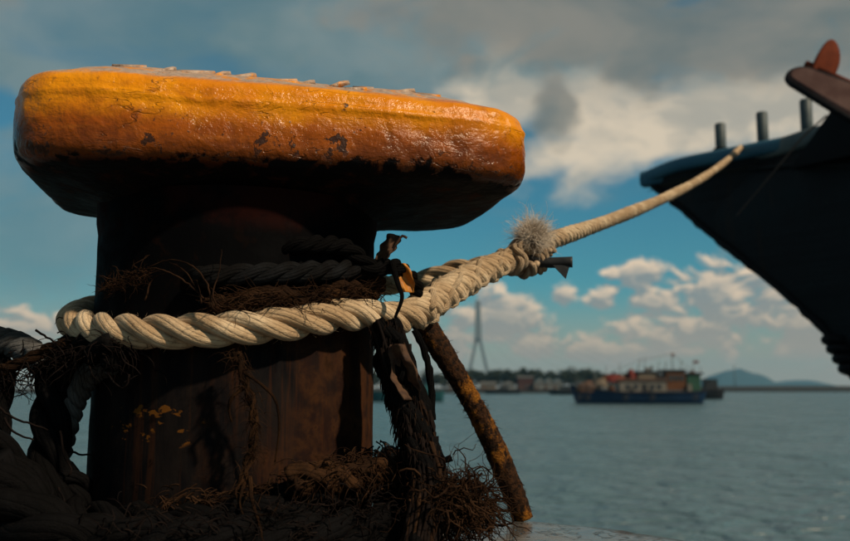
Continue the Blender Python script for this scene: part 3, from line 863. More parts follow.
# ================================================================== COIL ROUND THE FOOT
def rise(a): 
    t = max(0.0, min(1.0, (a - 268) / 60.0)); return t * t * (3 - 2 * t)
lay_rope('coiled_hawser', [ring(radians(a), 0.036, PR + 0.115 + 0.008 * sin(a * .03)) for a in range(130, 440, 12)], 0.036, 0.21, 'rope_black',
         'thick black hawser laid round the foot of the bollard, outer turn', hand=-1, lump=0.3)
lay_rope('coiled_hawser', [ring(radians(a), 0.046 + 0.052 * rise(a), PR + 0.050 + 0.006 * sin(a * .05)) for a in range(150, 400, 10)], 0.033, 0.22, 'rope_black',
         'dark twisted rope round the foot of the bollard, inner turn against the post', hand=1, lump=0.35)
fuzz_along('weed_litter', [ring(radians(a), 0.080 + 0.052 * rise(a), PR + 0.045) for a in range(262, 345, 8)], 520, 0.010, 0.050, 0.0014, 'fibre_brown',
           'brown matted fibre lying on the coil at the foot of the post', 'fibre', 0.28, 0.30)
lay_rope('rotten_rope', [ring(radians(a), 0.112 + 0.006 * sin(a * 0.4), PR + 0.080) for a in range(296, 388, 8)], 0.022, 0.13, 'rope_brown',
         'crumbling brown rope end bulging at the right of the foot coil', hand=1, lump=0.9)
fuzz_along('root_mat', [ring(radians(a), 0.118, PR + 0.088) for a in range(300, 380, 8)], 750, 0.012, 0.050, 0.0014, 'fibre_brown',
           'dense crumbly brown root mat covering the rope right of the foot', 'fibre', 0.30, 0.35)
fuzz_along('bark_litter', [ring(radians(a), 0.055, PR + 0.135) for a in range(255, 345, 8)], 700, 0.018, 0.05, 0.0012, 'fibre_black',
           'black stringy litter over the outer hawser in front of the post', 'fibre', 0.6, 0.15)

# ================================================================== DARK ROPES ON THE LEFT
lay_rope('hanging_hawser', [P(118, 352, 1.36), P(88, 346, 1.44), P(68, 358, 1.47), P(55, 388, 1.47), P(51, 425, 1.46), P(50, 460, 1.45), P(52, 500, 1.43), P(56, 545, 1.40)], 0.032, 0.19, 'rope_black',
         'thick black hawser hanging in a bend left of the post', hand=-1, lump=0.15)
lay_rope('hanging_hawser', [P(112, 362, 1.40), P(90, 374, 1.45), P(74, 402, 1.48), P(64, 436, 1.49), P(56, 466, 1.50), P(46, 495, 1.50)], 0.020, 0.062, 'rope_ash',
         'grey ringed rope hanging close beside the left of the post', hand=-1, lump=0.12)
lay_rope('looped_rope', [P(40, 470, 1.44), P(60, 472, 1.45), P(76, 484, 1.46), P(82, 505, 1.46), P(76, 530, 1.44), P(60, 550, 1.42)], 0.022, 0.12, 'rope_black',
         'black rope bent in a low loop beside the post foot', hand=-1, lump=0.2)
lay_rope('hanging_hawser', [P(-60, 352, 1.50), P(-20, 356, 1.50), P(0, 376, 1.48), P(-6, 405, 1.44), P(-6, 450, 1.42), P(4, 500, 1.40), P(14, 550, 1.38)], 0.026, 0.16, 'rope_black',
         'black hawser hanging at the left edge of the picture', hand=-1, lump=0.2)
lay_rope('slanting_rope', [P(-30, 432, 1.37), P(2, 462, 1.38), P(26, 490, 1.38), P(40, 520, 1.37), P(46, 560, 1.36)], 0.034, 0.19, 'rope_black',
         'black rope slanting down into the bottom left corner', hand=-1, lump=0.2)
lay_rope('slanting_rope', [P(-20, 470, 1.30), P(10, 500, 1.30), P(40, 530, 1.28), P(80, 556, 1.24)], 0.045, 0.22, 'rope_black',
         'thickest black rope lying across the bottom left corner', hand=-1, lump=0.2)
lay_rope('grey_rope', [P(-70, 330, 1.50), P(-20, 338, 1.50), P(14, 344, 1.49), P(36, 357, 1.48), P(52, 376, 1.47)], 0.0235, 0.060, 'rope_ash',
         'grey close-laid rope coming in at the left edge at white rope height', hand=-1, lump=0.15)
lay_rope('frayed_rope', [P(-30, 374, 1.42), P(0, 370, 1.42), P(28, 360, 1.42), P(54, 347, 1.42), P(90, 341, 1.41), P(122, 345, 1.36)], 0.010, 0.09, 'rope_brown',
         'thin frayed brown rope slanting up from the left edge to the post', hand=1, lump=0.5)
fuzz_along('black_tangle', [P(-10, 372, 1.43), P(20, 372, 1.43), P(52, 356, 1.42), P(95, 350, 1.38), P(140, 352, 1.34)], 420, 0.014, 0.05, 0.0011, 'fibre_black',
           'tangled black and brown fibre under the left end of the white rope', 'fibre', 0.40, 0.22)
stalks('loose_yarns', [
    [P(-4, 405, 1.40), P(14, 418, 1.40), P(32, 424, 1.40), P(48, 430, 1.41)],
    [P(4, 418, 1.40), P(14, 432, 1.40), P(34, 440, 1.40)],
    [P(60, 430, 1.42), P(64, 456, 1.42), P(72, 470, 1.42), P(68, 476, 1.42)],
    [P(60, 446, 1.45), P(78, 454, 1.47), P(96, 455, 1.48)],
    [P(104, 362, 1.36), P(112, 380, 1.35), P(124, 388, 1.34), P(130, 375, 1.33)],
    [P(36, 330, 1.44), P(48, 338, 1.43), P(58, 344, 1.42)],
    [P(58, 488, 1.38), P(64, 500, 1.37), P(60, 510, 1.36)]], 0.0022, 'fibre_black', 'thin black yarns dangling across the gap left of the post', taper=0.4)

# ================================================================== RAGGED BLACK CLUMP RIGHT OF THE POST
clump = [P(384, 322, 1.46), P(393, 346, 1.45), P(402, 380, 1.44), P(412, 412, 1.43), P(420, 445, 1.41), P(428, 478, 1.38), P(426, 508, 1.35), P(418, 550, 1.30)]
cr, cpath = lay_rope('ragged_rope', clump, 0.0275, 0.22, 'rope_black', 'ragged shaggy black rope hanging from the white rope right of the post', hand=-1, lump=0.55,
                     taper=lambda t: 0.85 + 0.25 * sin(pi * min(1, t * 1.3)) - 0.35 * max(0, t - 0.5))
def shag(n, mat, w, ln, thick):
    mb = MB()
    for i in range(n):
        k = random.randrange(int(len(cpath) * 0.86)); p = cpath[k]
        an = random.uniform(0, 2 * pi); d = Vector((cos(an), sin(an), 0))
        s = 0.8 + 0.3 * sin(pi * k / len(cpath))
        base = p + d * w * s * random.uniform(0.6, 1.1)
        # thin ragged flakes of rotten yarn, hanging
        dirv = (d * random.uniform(0.0, 0.30) + rnd(0.2) + Vector((0, 0, -random.uniform(0.5, 1.1)))).normalized()
        hair(mb, base - cpath[0], dirv, random.uniform(0.4, 1.0) * ln, thick * random.uniform(0.5, 1.6), 0.30, 5, 0.55)
    for i in range(n // 60):
        k = random.randrange(int(len(cpath) * 0.75)); an = random.uniform(0, 2 * pi); d = Vector((cos(an), sin(an), 0))
        ln_ = random.randrange(20, 60); seg_ = cpath[k:k + ln_:3]
        if len(seg_) < 4: continue
        mb.tube([q + d * w * (0.95 + 0.25 * mnoise.noise(q * 40 + Vector((i, 0, 0)))) + rnd(0.002) - cpath[0] for q in seg_], [random.uniform(0.0016, 0.0040) for _ in seg_], 6, True)
    return tag(mb.build('shaggy_fibre', mat, cr), kind='stuff')
shag(2600, 'fibre_black', 0.026, 0.034, 0.0018)
shag(420, 'fibre_brown', 0.027, 0.026, 0.0012)
for c in ([P(400, 340, 1.42), P(404, 362, 1.41), P(400, 382, 1.41)], [P(414, 330, 1.45), P(424, 350, 1.45), P(430, 376, 1.44), P(432, 420, 1.43)],
          [P(380, 350, 1.45), P(376, 366, 1.45), P(386, 380, 1.44)], [P(436, 450, 1.40), P(444, 460, 1.40), P(452, 458, 1.40)]):
    mb = MB(); pth = spline(c, 0.006); mb.tube([p - cpath[0] for p in pth], 0.0055, 8, True, 15, 0, 0.5, 90); mb.build('loose_yarn', 'rope_black', cr)
# brown rag in its top
def rag(name, ctr, w, h, mat, label, cat, seed, curl=0.012, parent=None, tilt=0.0):
    nx, ny = 14, 18; vs = []; fs = []
    for side in (0, 1):
        for j in range(ny + 1):
            for i in range(nx + 1):
                u, v = i / nx - 0.5, j / ny - 0.5
                ww = w * (1 - 0.5 * abs(v) ** 1.5 * 2) * (1 + 0.35 * mnoise.noise(Vector((v * 5, seed, math.copysign(1, u)))))
                x = u * ww + tilt * v * h; z = v * h
                y = curl * sin(u * 5 + v * 4 + seed) + 0.6 * curl * mnoise.noise(Vector((u * 6, v * 6, seed)))
                vs.append(Vector((x, y + side * 0.0025, z)))
    m1 = (nx + 1) * (ny + 1)
    for j in range(ny):
        for i in range(nx):
            a = j * (nx + 1) + i
            q = (a, a + 1, a + nx + 2, a + nx + 1)
            fs.append(q); fs.append(tuple(m1 + t for t in q[::-1]))
    rim = [i for i in range(nx + 1)] + [j * (nx + 1) + nx for j in range(1, ny + 1)] + [ny * (nx + 1) + i for i in range(nx - 1, -1, -1)] + [j * (nx + 1) for j in range(ny - 1, 0, -1)]
    for a, b in zip(rim, rim[1:] + rim[:1]): fs.append((b, a, m1 + a, m1 + b))
    mb = MB(); mb.add(vs, fs)
    o = mb.build(name, mat, parent, loc=ctr)
    return tag(o, label, cat) if label else o
rag('torn_rag', P(404, 372, 1.405), 0.040, 0.085, 'dead_leaf', 'torn brown rag stuck in the ragged black rope', 'rag', 2.2, 0.012, tilt=-0.25)
rag('dead_leaf', P(388, 247, 1.47), 0.030, 0.042, 'dead_leaf', 'curled dry brown leaf under the right side of the yellow head', 'leaf', 4.1, 0.010, tilt=0.5)
lf = MB(); lp = spline([P(392, 250, 1.465), P(397, 243, 1.46), P(402, 236, 1.46), P(407, 238, 1.46)], 0.004); lf.tube(lp, 0.0022, 6)
tag(lf.build('dry_twig', 'dead_leaf'), 'tiny hooked twig beside the dry leaf under the head', 'twig')
rag('orange_flap', P(404, 278, 1.50), 0.030, 0.048, 'orange_flap', 'small torn orange flap tucked behind the white rope', 'scrap', 1.3, 0.006, tilt=-0.3)
# black webbing strap end over the white rope
strap = MB(); stp = spline([P(392, 262, 1.47), P(398, 284, 1.45), P(402, 298, 1.44), P(395, 318, 1.44)], 0.004)
strap.tube(stp, [0.006 * (1 - 0.6 * i / len(stp)) for i in range(len(stp))], 6)
tag(strap.build('black_lashing', 'rope_black'), 'thin black lashing crossing over the white rope at the post', 'lashing')
lay_rope('black_rope', [ring(radians(296), 0.456, PR - 0.02), ring(radians(305), 0.462, PR + 0.012), ring(radians(320), 0.466, PR + 0.02), P(372, 268, 1.47), P(392, 266, 1.49), P(408, 276, 1.53), P(418, 292, 1.56)], 0.0145, 0.08, 'rope_black',
         'short black rope bent round the right of the post above the white rope', hand=-1, lump=0.25)

# fibre nest at the foot, right
nest = MB(); no = P(452, 520, 1.38)
for i in range(800):
    p = P(450 + random.gauss(0, 19), 510 + random.gauss(0, 13) - 8, 1.39 + random.gauss(0, 0.04))
    if p.z < 0.012: p.z = 0.012
    hair(nest, p - no, rnd() + Vector((0.2, -0.2, 0.1)), random.uniform(0.04, 0.11), random.choice((0.0006, 0.0009, 0.0013, 0.0024)), 0.75, 9, 0.14, 3, 0.006 - no.z)
for i in range(90):
    p = P(470 + random.gauss(0, 10), 508 + random.gauss(0, 8), 1.38)
    if p.z < 0.012: p.z = 0.012
    hair(nest, p - no, Vector((1, -0.2, -0.4)) + rnd(0.5), random.uniform(0.03, 0.06), random.uniform(0.0008, 0.0024), 0.4, 6, 0.05)
tag(nest.build('fibre_nest', 'fibre_brown', loc=no), 'bushy nest of rotten brown rope fibre on the quay right of the post', 'fibre', kind='stuff')

# ================================================================== LEANING STIFF HAWSER
lay_path = spline([P(408, 300, 1.62), P(424, 324, 1.63), P(446, 358, 1.64), P(472, 402, 1.66), P(494, 446, 1.685), P(510, 484, 1.70), P(521, 513, 1.715), P(523, 519, 1.717)], 0.005)
lz = MB(); lz.tube([p - lay_path[-1] for p in lay_path], [0.0195 + 0.0012 * sin(i * 0.11) for i in range(len(lay_path))], 40, True, 6, 0, 0.13, 130)
lzo = lz.build('leaning_hawser', 'rust_hawser', loc=lay_path[-1])
hz_ = MB()
for i in range(260):
    k = random.randrange(len(lay_path) - 2); an = random.uniform(0, 6.28); t_, a_, b_ = frames(lay_path[k:k + 3])[1]
    d_ = a_ * cos(an) + b_ * sin(an)
    hair(hz_, lay_path[k] + d_ * 0.0185 - lay_path[-1], d_ * 0.5 + t_ * random.uniform(-1, 1), random.uniform(0.006, 0.013), 0.0007, 0.5, 3)
tag(hz_.build('broken_yarn', 'rust_hawser', lzo), kind='stuff')
tag(lzo, 'stiff rust brown hawser leaning from the knot down to the quay edge', 'rope')

# ================================================================== MOORED BOAT BOW ON THE RIGHT
def bow_ship():
    root = tag(empty('moored_boat', P(700, 300, 6.5)), 'black hulled boat whose high raked bow fills the right edge', 'boat')
    O = root.location.copy()
    ax_ = Vector((0.56, -0.83, 0)).normalized(); nrm = Vector((-ax_.y, ax_.x, 0))    # nrm points away from the camera side? fixed below
    T = P(645, 172, 7.0)
    if nrm.dot(Vector((0, -1, 0))) < 0: nrm = -nrm         # towards the camera
    def plane_pt(x, y):
        """where the sight line meets the boat's centre plane"""
        c = Vector((0, 0, CAM_H)); d = P(x, y, 1.0) - c
        t = (T - c).dot(nrm) / d.dot(nrm)
        return c + d * t
    stem_px = [(645, 178), (662, 193), (690, 216), (720, 241), (750, 265), (780, 289), (808, 314), (827, 333), (836, 350), (847, 368), (858, 386), (880, 440), (905, 520), (925, 620)]
    stem = [plane_pt(*q) for q in stem_px]
    keel = spline(stem, 0.06)
    last = keel[-1]
    kl = keel + [last + ax_ * (k * 0.25) + Vector((0, 0, -0.004 * k)) for k in range(1, 26)]
    # rail on the near side
    rail = spline([P(645, 172, 7.0), P(690, 161.5, 6.72), P(738, 150.5, 6.35), P(785, 137.5, 5.98), P(834, 123, 5.62)] +
                  [P(834, 123, 5.62) + ax_ * k + nrm * (0.05 * k) + Vector((0, 0, -0.10 * k)) for k in (0.7, 1.5, 2.5, 3.6, 4.8, 6.2)], 0.05)
    NR = 110; M = 18
    def at(path, t):
        f = t * (len(path) - 1); i = min(int(f), len(path) - 2); return path[i].lerp(path[i + 1], f - i)
    def side(sgn):
        vs = []; fs = []
        for i in range(NR + 1):
            t = i / NR
            r = at(rail, t); k = at(kl, t ** 1.0)
            if sgn < 0:
                r = r - nrm * (2 * (r - T).dot(nrm)); 
            for j in range(M + 1):
                v = j / M
                p = r.lerp(k, v)
                bul = sin(pi * v) * 0.12 * min(1, t * 2) ** 2
                p = p + nrm * sgn * bul + Vector((0, 0, 0))
                p = p + nrm * sgn * 0.006 * mnoise.noise(p * 3)
                vs.append(p - O)
        for i in range(NR):
            for j in range(M):
                a = i * (M + 1) + j
                fs.append((a, a + 1, a + M + 2, a + M + 1))
        return vs, fs
    hull = MB()
    hull.add(*side(1)); hull.add(*side(-1))
    h = hull.build('hull', 'hull_worn', root)
    for vv in (0.10, 0.30):                     # rubbing strakes along the side
        sk = MB(); pts = []
        for i in range(6, 100):
            t = i / 110; r = at(rail, t); k = at(kl, t); p = r.lerp(k, vv) + nrm * (sin(pi * vv) * 0.12 * min(1, t * 2) ** 2 + 0.012)
            pts.append(p - O)
        sk.tube(pts, 0.022, 8); sk.build('rubbing_strake', 'hull_worn', root)
    # stem timber, ragged where the fenders have chewed it
    st = MB(); sp_ = keel
    st.tube([p - O + rnd(0.006) for p in sp_], [0.026 + 0.008 * mnoise.noise(p * 9) for p in sp_], 10)
    st.build('stem_post', 'hull_black', root)
    fd = MB()
    for q, (px, py) in enumerate([(832, 341), (837, 350), (843, 360), (849, 370)]):
        c = plane_pt(px + 3, py) - O
        fd.tube(turn(c, Vector((0.2, 0.1, 1)), 0.055, 0.03, 24, 1.0), 0.030, 8, False)
    fd.build('rope_fender', 'hull_black', root)
    # deck
    vs = []; fs = []
    for i in range(NR + 1):
        r = at(rail, i / NR); m_ = r - nrm * (2 * (r - T).dot(nrm))
        vs += [r - O + Vector((0, 0, -0.16)), m_ - O + Vector((0, 0, -0.16))]
    for i in range(NR): fs.append((2 * i, 2 * i + 1, 2 * i + 3, 2 * i + 2))
    dk = MB(); dk.add(vs, fs); dk.build('deck', 'deck', root)
    # cap rail: a blue rounded timber to the bow, grey plank further aft
    def capr(ts, te, name, mat, w, hgt, sgn=1, grow=1.0):
        pts = [at(rail, ts + (te - ts) * i / 60) for i in range(61)]
        if sgn < 0: pts = [p - nrm * (2 * (p - T).dot(nrm)) for p in pts]
        vs = []; fs = []; n = 12
        for i, p in enumerate(pts):
            g = 0.8 + (grow - 0.8) * i / 60
            for k in range(n):
                a = 2 * pi * k / n
                cx = math.copysign(abs(cos(a)) ** 0.6, cos(a)) * w; cz = math.copysign(abs(sin(a)) ** 0.6, sin(a)) * hgt * g
                vs.append(p - O + nrm * sgn * (cx + 0.01) + Vector((0, 0, cz - hgt * g)))
        for i in range(60):
            for k in range(n): fs.append((i * n + k, i * n + (k + 1) % n, (i + 1) * n + (k + 1) % n, (i + 1) * n + k))
        fs.append(tuple(range(n))); fs.append(tuple(60 * n + k for k in range(n))[::-1])
        mb = MB(); mb.add(vs, fs); return mb.build(name, mat, root)
    tsplit = nearest(rail, P(722, 154, 6.47)) / (len(rail) - 1)
    capr(0.0, tsplit - 0.0005, 'bow_rail', 'rail_blue', 0.055, 0.080, 1, 0.95)
    capr(tsplit + 0.0005, 0.999, 'side_rail', 'rail_grey', 0.050, 0.075, 1, 0.95)
    capr(0.0, 0.6, 'far_rail', 'rail_blue', 0.05, 0.06, -1, 0.9)
    # three bitts along the rail
    for n_, (x, y0, y1, Y) in enumerate([(713, 121.5, 156, 6.60), (755, 110, 146, 6.27), (799, 97, 134, 5.92)]):
        a, b = P(x, y1 + 8, Y) - nrm * 0.10, P(x, y0, Y) - nrm * 0.10
        b = Vector((a.x, a.y, b.z))
        bt = MB(); bt.tube([a - O, a.lerp(b, 0.5) - O, b - O - Vector((0, 0, .008)), b - O], [0.040, 0.040, 0.040, 0.034], 18)
        bo = bt.build('bitt', 'bitt', root)
        if n_ == 0:
            ct = MB(); c0 = P(x, 151, Y) - nrm * 0.10; c0 = Vector((a.x, a.y, c0.z))
            for q in range(3): ct.tube(turn(c0 - O + Vector((0, 0, 0.016 * q - 0.01)), Vector((0.02, 0, 1)), 0.048, 0.012, 20), 0.012, 6, False)
            ct.build('rope_collar', 'rope_black', bo)
    # raised dark bulwark aft and the heavy rounded anchor bed on it
    vs = []; fs = []
    b0 = P(838, 114, 5.55)
    pr = [b0 + ax_ * (0.25 * k) + nrm * 0.085 for k in range(24)]
    for i, p in enumerate(pr):
        up = 0.0 if i == 0 else min(0.22, 0.09 * i)
        for (dn, dz) in ((0.0, up), (0.0, -0.30), (-0.10, -0.30), (-0.10, up)): vs.append(p + nrm * dn + Vector((0, 0, dz)) - (ax_ * 0.30 if i == 0 and dz < -0.2 else Vector((0, 0, 0))) - O)
    for i in range(len(pr) - 1):
        for k in range(4): fs.append((i * 4 + k, i * 4 + (k + 1) % 4, (i + 1) * 4 + (k + 1) % 4, (i + 1) * 4 + k))
    fs.append((0, 1, 2, 3)); fs.append(tuple((len(pr) - 1) * 4 + k for k in (3, 2, 1, 0)))
    bw = MB(); bw.add(vs, fs); bw.build('bulwark', 'hull_black', root, smooth=False)
    # cable drooping down the bow
    cb = MB(); cpth = spline([P(836, 118, 5.50), P(812, 140, 5.55), P(785, 172, 5.62), P(745, 219, 5.75)], 0.02)
    cb.tube([p - O + nrm * 0.10 for p in cpth], 0.006, 6); cb.build('hanging_cable', 'boat_dark', root)
    # anchor bed: thick tongue, round at the end, tilted towards the viewer
    tip, aft = P(792, 72, 5.25), P(905, 126, 4.75)
    ud = (aft - tip).normalized(); nn = Vector((-0.30, -0.62, 0.58)); nn = (nn - ud * nn.dot(ud)).normalized(); cross = nn.cross(ud).normalized()
    Ln = (aft - tip).length; vs = []; fs = []; n = 40; outline = []
    for i in range(n + 1):
        a = pi / 2 + pi * i / n
        outline.append((0.085 + cos(a) * 0.085, sin(a) * 0.075))
    outline += [(Ln, -0.15), (Ln, 0.15)]
    m_ = len(outline)
    for (s, dz) in ((0.82, 0.026), (1.0, 0.012), (1.0, -0.03), (0.80, -0.06)):
        for (u, w) in outline: vs.append(tip + ud * (0.12 + (u - 0.12) * (s if u < 0.3 else 1)) + cross * w * s + nn * dz - O)
    for l in range(3):
        for i in range(m_): fs.append((l * m_ + i, l * m_ + (i + 1) % m_, (l + 1) * m_ + (i + 1) % m_, (l + 1) * m_ + i))
    fs.append(tuple(range(m_))[::-1]); fs.append(tuple(3 * m_ + i for i in range(m_)))
    ab = MB(); ab.add(vs, fs); abo = ab.build('anchor_bed', 'anchor_bed', root, smooth=False)
    rim = MB(); rp = [tip + ud * u + cross * w * 1.02 - O + nn * -0.006 for (u, w) in ([(Ln, 0.145)] + outline[:-2] + [(Ln, -0.145)])]
    rim.tube(rp, 0.022, 8); rim.build('rim', 'hull_black', abo)
    bp = MB(); bpt = P(801, 84, 5.24) - O; bp.tube([bpt + Vector((0, 0, 0.03)), bpt, bpt - Vector((0, 0, 0.03))], [0.028, 0.03, 0.022], 12); bp.build('eye_bolt', 'hull_black', abo)
    return root, tip, ud, cross, nn
ship, atip, aud, acr, ann = bow_ship()

# rusty anchor standing on the bed: leaf-shaped fluke up, arm and shank behind
def anchor():
    base = P(822, 76, 5.24)
    root = tag(empty('anchor', base), 'rust red anchor with one rounded fluke standing up on the bow', 'anchor')
    out = spline([P(x, y, 5.24) - base for (x, y) in [(808, 75), (813, 62), (820, 50), (827, 41), (834, 37), (840, 41), (843, 52), (842, 63), (837, 76)]], 0.012)
    n = len(out); vs = []; fs = []; c0 = sum(out, Vector()) / n; up = Vector((0.0, 0.0, (P(829, 36, 5.2) - base).z))
    for (sc, dy) in ((0.84, -0.024), (0.97, -0.015), (1.0, 0.0), (0.97, 0.015), (0.84, 0.024)):
        for p in out:
            q = c0 + (p - c0) * sc
            vs.append(Vector((q.x, q.y + dy + 0.9 * (q.z - c0.z) ** 2 + 0.35 * q.x, q.z)))
    for l in range(4):
        for i in range(n): fs.append((l * n + i, l * n + (i + 1) % n, (l + 1) * n + (i + 1) % n, (l + 1) * n + i))
    fs.append(tuple(range(n))[::-1]); fs.append(tuple(4 * n + i for i in range(n)))
    mb = MB(); mb.add(vs, fs); mb.build('fluke', 'anchor_red', root)
    ar = MB(); ar.tube(spline([up * 0.45, Vector((0.01, 0.02, 0.02)), aud * 0.25 + Vector((0, 0.03, -0.0)), aud * 0.5 + Vector((0, 0.02, 0.01))], 0.02), 0.030, 10); ar.build('arm', 'anchor_red', root)
    sh = MB(); sh.tube([aud * -0.12 + ann * 0.035, aud * 0.75 + ann * 0.035], [0.022, 0.026], 10); sh.build('shank', 'anchor_red', root)
    return root
anchor()

# ================================================================== FAR SHORE
def water_y(d): return 388.8 + (CAM_H - WATER_Z) * F / d
def land(name, pts, front, back, top, label):
    """low bank: list of (x px, height m) along a shoreline at distance front"""
    vs = []; fs = []
    for (x, h) in pts:
        a = P(x, 388.8, front); b = P(x, 388.8, back)
        vs += [(a.x, front, WATER_Z - 0.5), (a.x, front, WATER_Z + h * 0.6), (a.x, front + 6, WATER_Z + h), (b.x, back, WATER_Z + h + 1.0)]
    for i in range(len(pts) - 1):
        for k in range(3): fs.append((i * 4 + k, i * 4 + k + 1, (i + 1) * 4 + k + 1, (i + 1) * 4 + k))
    mb = MB(); mb.add(vs, fs)
    return tag(mb.build(name, 'shore', smooth=False), label, 'shore', kind='structure')
land('shore', [(-1800, 2.0), (-600, 2.2), (0, 2.0), (300, 2.2), (420, 2.0), (500, 2.3), (560, 2.0), (620, 1.8), (668, 1.6), (700, 1.4)], 470, 900, 2, 'low dark far bank with trees and houses')
land('breakwater', [(640, 3.2), (700, 3.6), (740, 3.4), (800, 3.8), (850, 3.6), (1000, 4.0), (1600, 4.0), (2600, 4.0)], 640, 760, 2, 'long low dark breakwater under the hill on the right')
# hills
def hill(cx, w, h, d, label):
    nx, ny = 60, 16; vs = []; fs = []
    c = P(cx, 388.8, d).x; ww = w / F * d; hh = h / F * d
    for j in range(ny + 1):
        for i in range(nx + 1):
            u, v = i / nx * 2 - 1, j / ny * 2 - 1
            f = max(0.0, 1 - abs(u) ** 2.4) ** 1.2 * max(0.0, 1 - v * v)
            z = hh * f * (1 + 0.14 * mnoise.noise(Vector((u * 2.4 + cx, v * 2, 0.3)))) + 0.06 * hh * mnoise.noise(Vector((u * 12 + cx, v * 5, 2))) * f
            vs.append((c + u * ww, d + v * ww * 0.6, WATER_Z - 2 + max(z, 0)))
    for j in range(ny):
        for i in range(nx):
            a = j * (nx + 1) + i; fs.append((a, a + 1, a + nx + 2, a + nx + 1))
    mb = MB(); mb.add(vs, fs)
    return tag(mb.build('hill', 'hill'), label, 'hill', kind='structure')
hill(737, 46, 19, 5200, 'blue hazy hill above the breakwater')
hill(797, 48, 8.5, 5600, 'lower hazy ridge right of the blue hill')

# cable-stayed bridge tower
def bridge():
    D = 1080; c = P(478.5, 388.8, D)
    root = tag(empty('bridge', (c.x, D, WATER_Z)), 'distant cable stayed bridge with a tall forked tower', 'bridge')
    zt = P(478.5, 301, D).z - WATER_Z; zf = P(478.5, 338, D).z - WATER_Z; zb = 0.0
    def leg(x0, z0, x1, z1, w0, w1, name):
        mb = MB(); vs = []
        for (x, z, w) in ((x0, z0, w0), (x1, z1, w1)):
            for (a, b) in ((-1, -1), (1, -1), (1, 1), (-1, 1)): vs.append((x + a * w / 2, b * w / 2 * 1.2, z))
        mb.add(vs, [(0, 1, 5, 4), (1, 2, 6, 5), (2, 3, 7, 6), (3, 0, 4, 7), (3, 2, 1, 0), (4, 5, 6, 7)])
        return mb.build(name, 'haze_far', root, smooth=False)
    leg(0, zf - 2, 0, zt, 8.0, 5.4, 'mast')
    leg(-15.5, 0, -1.6, zf, 4.2, 3.4, 'leg'); leg(15.5, 0, 1.6, zf, 4.2, 3.4, 'leg')
    dz = 15.0
    mb = MB(); mb.box((0, 0, dz), (26, 700, 2.0), Matrix.Rotation(radians(-62), 3, 'Z')); mb.build('deck', 'haze_far', root, smooth=False)
    R = Matrix.Rotation(radians(-62), 3, 'Z')
    for s in (-1, 1):
        for k in range(8):
            q = R @ Vector((0, s * (40 + k * 34), 0)); q.z = dz
            mb = MB(); mb.tube([(0, 0, zf + 3 + (zt - zf - 6) * k / 7), tuple(q)], 0.10, 4); mb.build('stay_cable', 'haze_far', root)
bridge()

# trees of the far bank
leafq = [(-0.5, 0, -0.35), (0.5, 0.1, -0.2), (0.4, 0, 0.4), (-0.45, -0.1, 0.3)]
def tree(x, Y, h, w, label, seed):
    random.seed(seed)
    g = P(x, 388.8, Y); root = tag(empty('broadleaf_tree', (g.x, Y, WATER_Z + 2.0)), label, 'tree', 'trees on the far bank')
    tr = MB(); top = Vector((random.uniform(-.5, .5), 0, h * 0.7))
    tr.tube([(0, 0, -0.8), top * 0.5 + Vector((0.1, 0, 0)), top], [0.32, 0.22, 0.08], 7)
    for k in range(4):
        a = random.uniform(0, 2 * pi); b0 = top * random.uniform(0.4, 0.8)
        tr.tube([b0, b0 + Vector((cos(a) * w * 0.3, sin(a) * w * 0.3, h * 0.2))], [0.12, 0.04], 5)
    tr.build('trunk', 'bark', root)
    cr = MB(); cl = [(Vector((random.uniform(-.34, .34) * w, random.uniform(-.34, .34) * w, h * random.uniform(0.35, 0.85))), random.uniform(0.16, 0.27) * w) for _ in range(9)]
    for i in range(900):
        c, r = random.choice(cl); d = Vector((random.gauss(0, 1), random.gauss(0, 1), random.gauss(0, 1))).normalized()
        p = c + d * r * random.uniform(0.55, 1.08)
        if p.z < 0.4: continue
        q = Matrix.Rotation(random.uniform(0, 6.3), 3, 'Z') @ Matrix.Rotation(random.uniform(-1.2, 1.2), 3, 'X')
        s = random.uniform(0.6, 1.3)
        cr.add([p + q @ (Vector(v) * s) for v in leafq], [(0, 1, 2, 3)])
    cr.build('crown', 'leaf', root, smooth=False)
TR = [(378, 7, 10, 'at the left end of the bank beside the post'), (392, 6.5, 9, 'left of the bridge tower beyond the ragged rope'), (436, 8, 10, 'just right of the ragged rope'),
      (448, 7, 9, 'behind the leaning hawser'), (462, 9.5, 10, 'at the left foot of the bridge tower'), (476, 9, 9, 'directly below the bridge tower'), (488, 8.5, 9, 'at the right foot of the bridge tower'),
      (500, 9.5, 10, 'between the tower and the red building'), (510, 8.5, 8, 'close left of the red building'), (532, 8, 7, 'just right of the red building'),
      (566, 8.2, 10, 'right of the white gabled sheds'), (576, 9.2, 11, 'left of the fishing boat bow'), (588, 9.4, 11, 'tallest behind the fishing boat bow'), (600, 8, 10, 'behind the red tarpaulin of the fishing boat'),
      (612, 6.5, 9, 'behind the fishing boat middle'), (636, 6, 9, 'behind the fishing boat mast'), (340, 8, 11, 'hidden partly behind the post'), (518, 10, 9, 'rising behind the brick red building, left one'), (529, 10, 8, 'rising behind the brick red building, right one'),
      (543, 9, 9, 'behind the first two white sheds'), (553, 9, 9, 'behind the last two white sheds'), (426, 8.5, 10, 'behind the stern of the teal boat'), (408, 8, 10, 'behind the teal boat cabin'), (469, 8.5, 9, 'between the tower foot and the low white house'), (494, 8.5, 9, 'behind the low tan house'),
      (624, 7, 10, 'behind the red float of the fishing boat')]
for k, (x, h, w, wh) in enumerate(TR): tree(x, 482 + (k * 37) % 14, h * 1.12, w * 1.15, 'dark green far bank tree ' + wh, 100 + k)
random.seed(99)

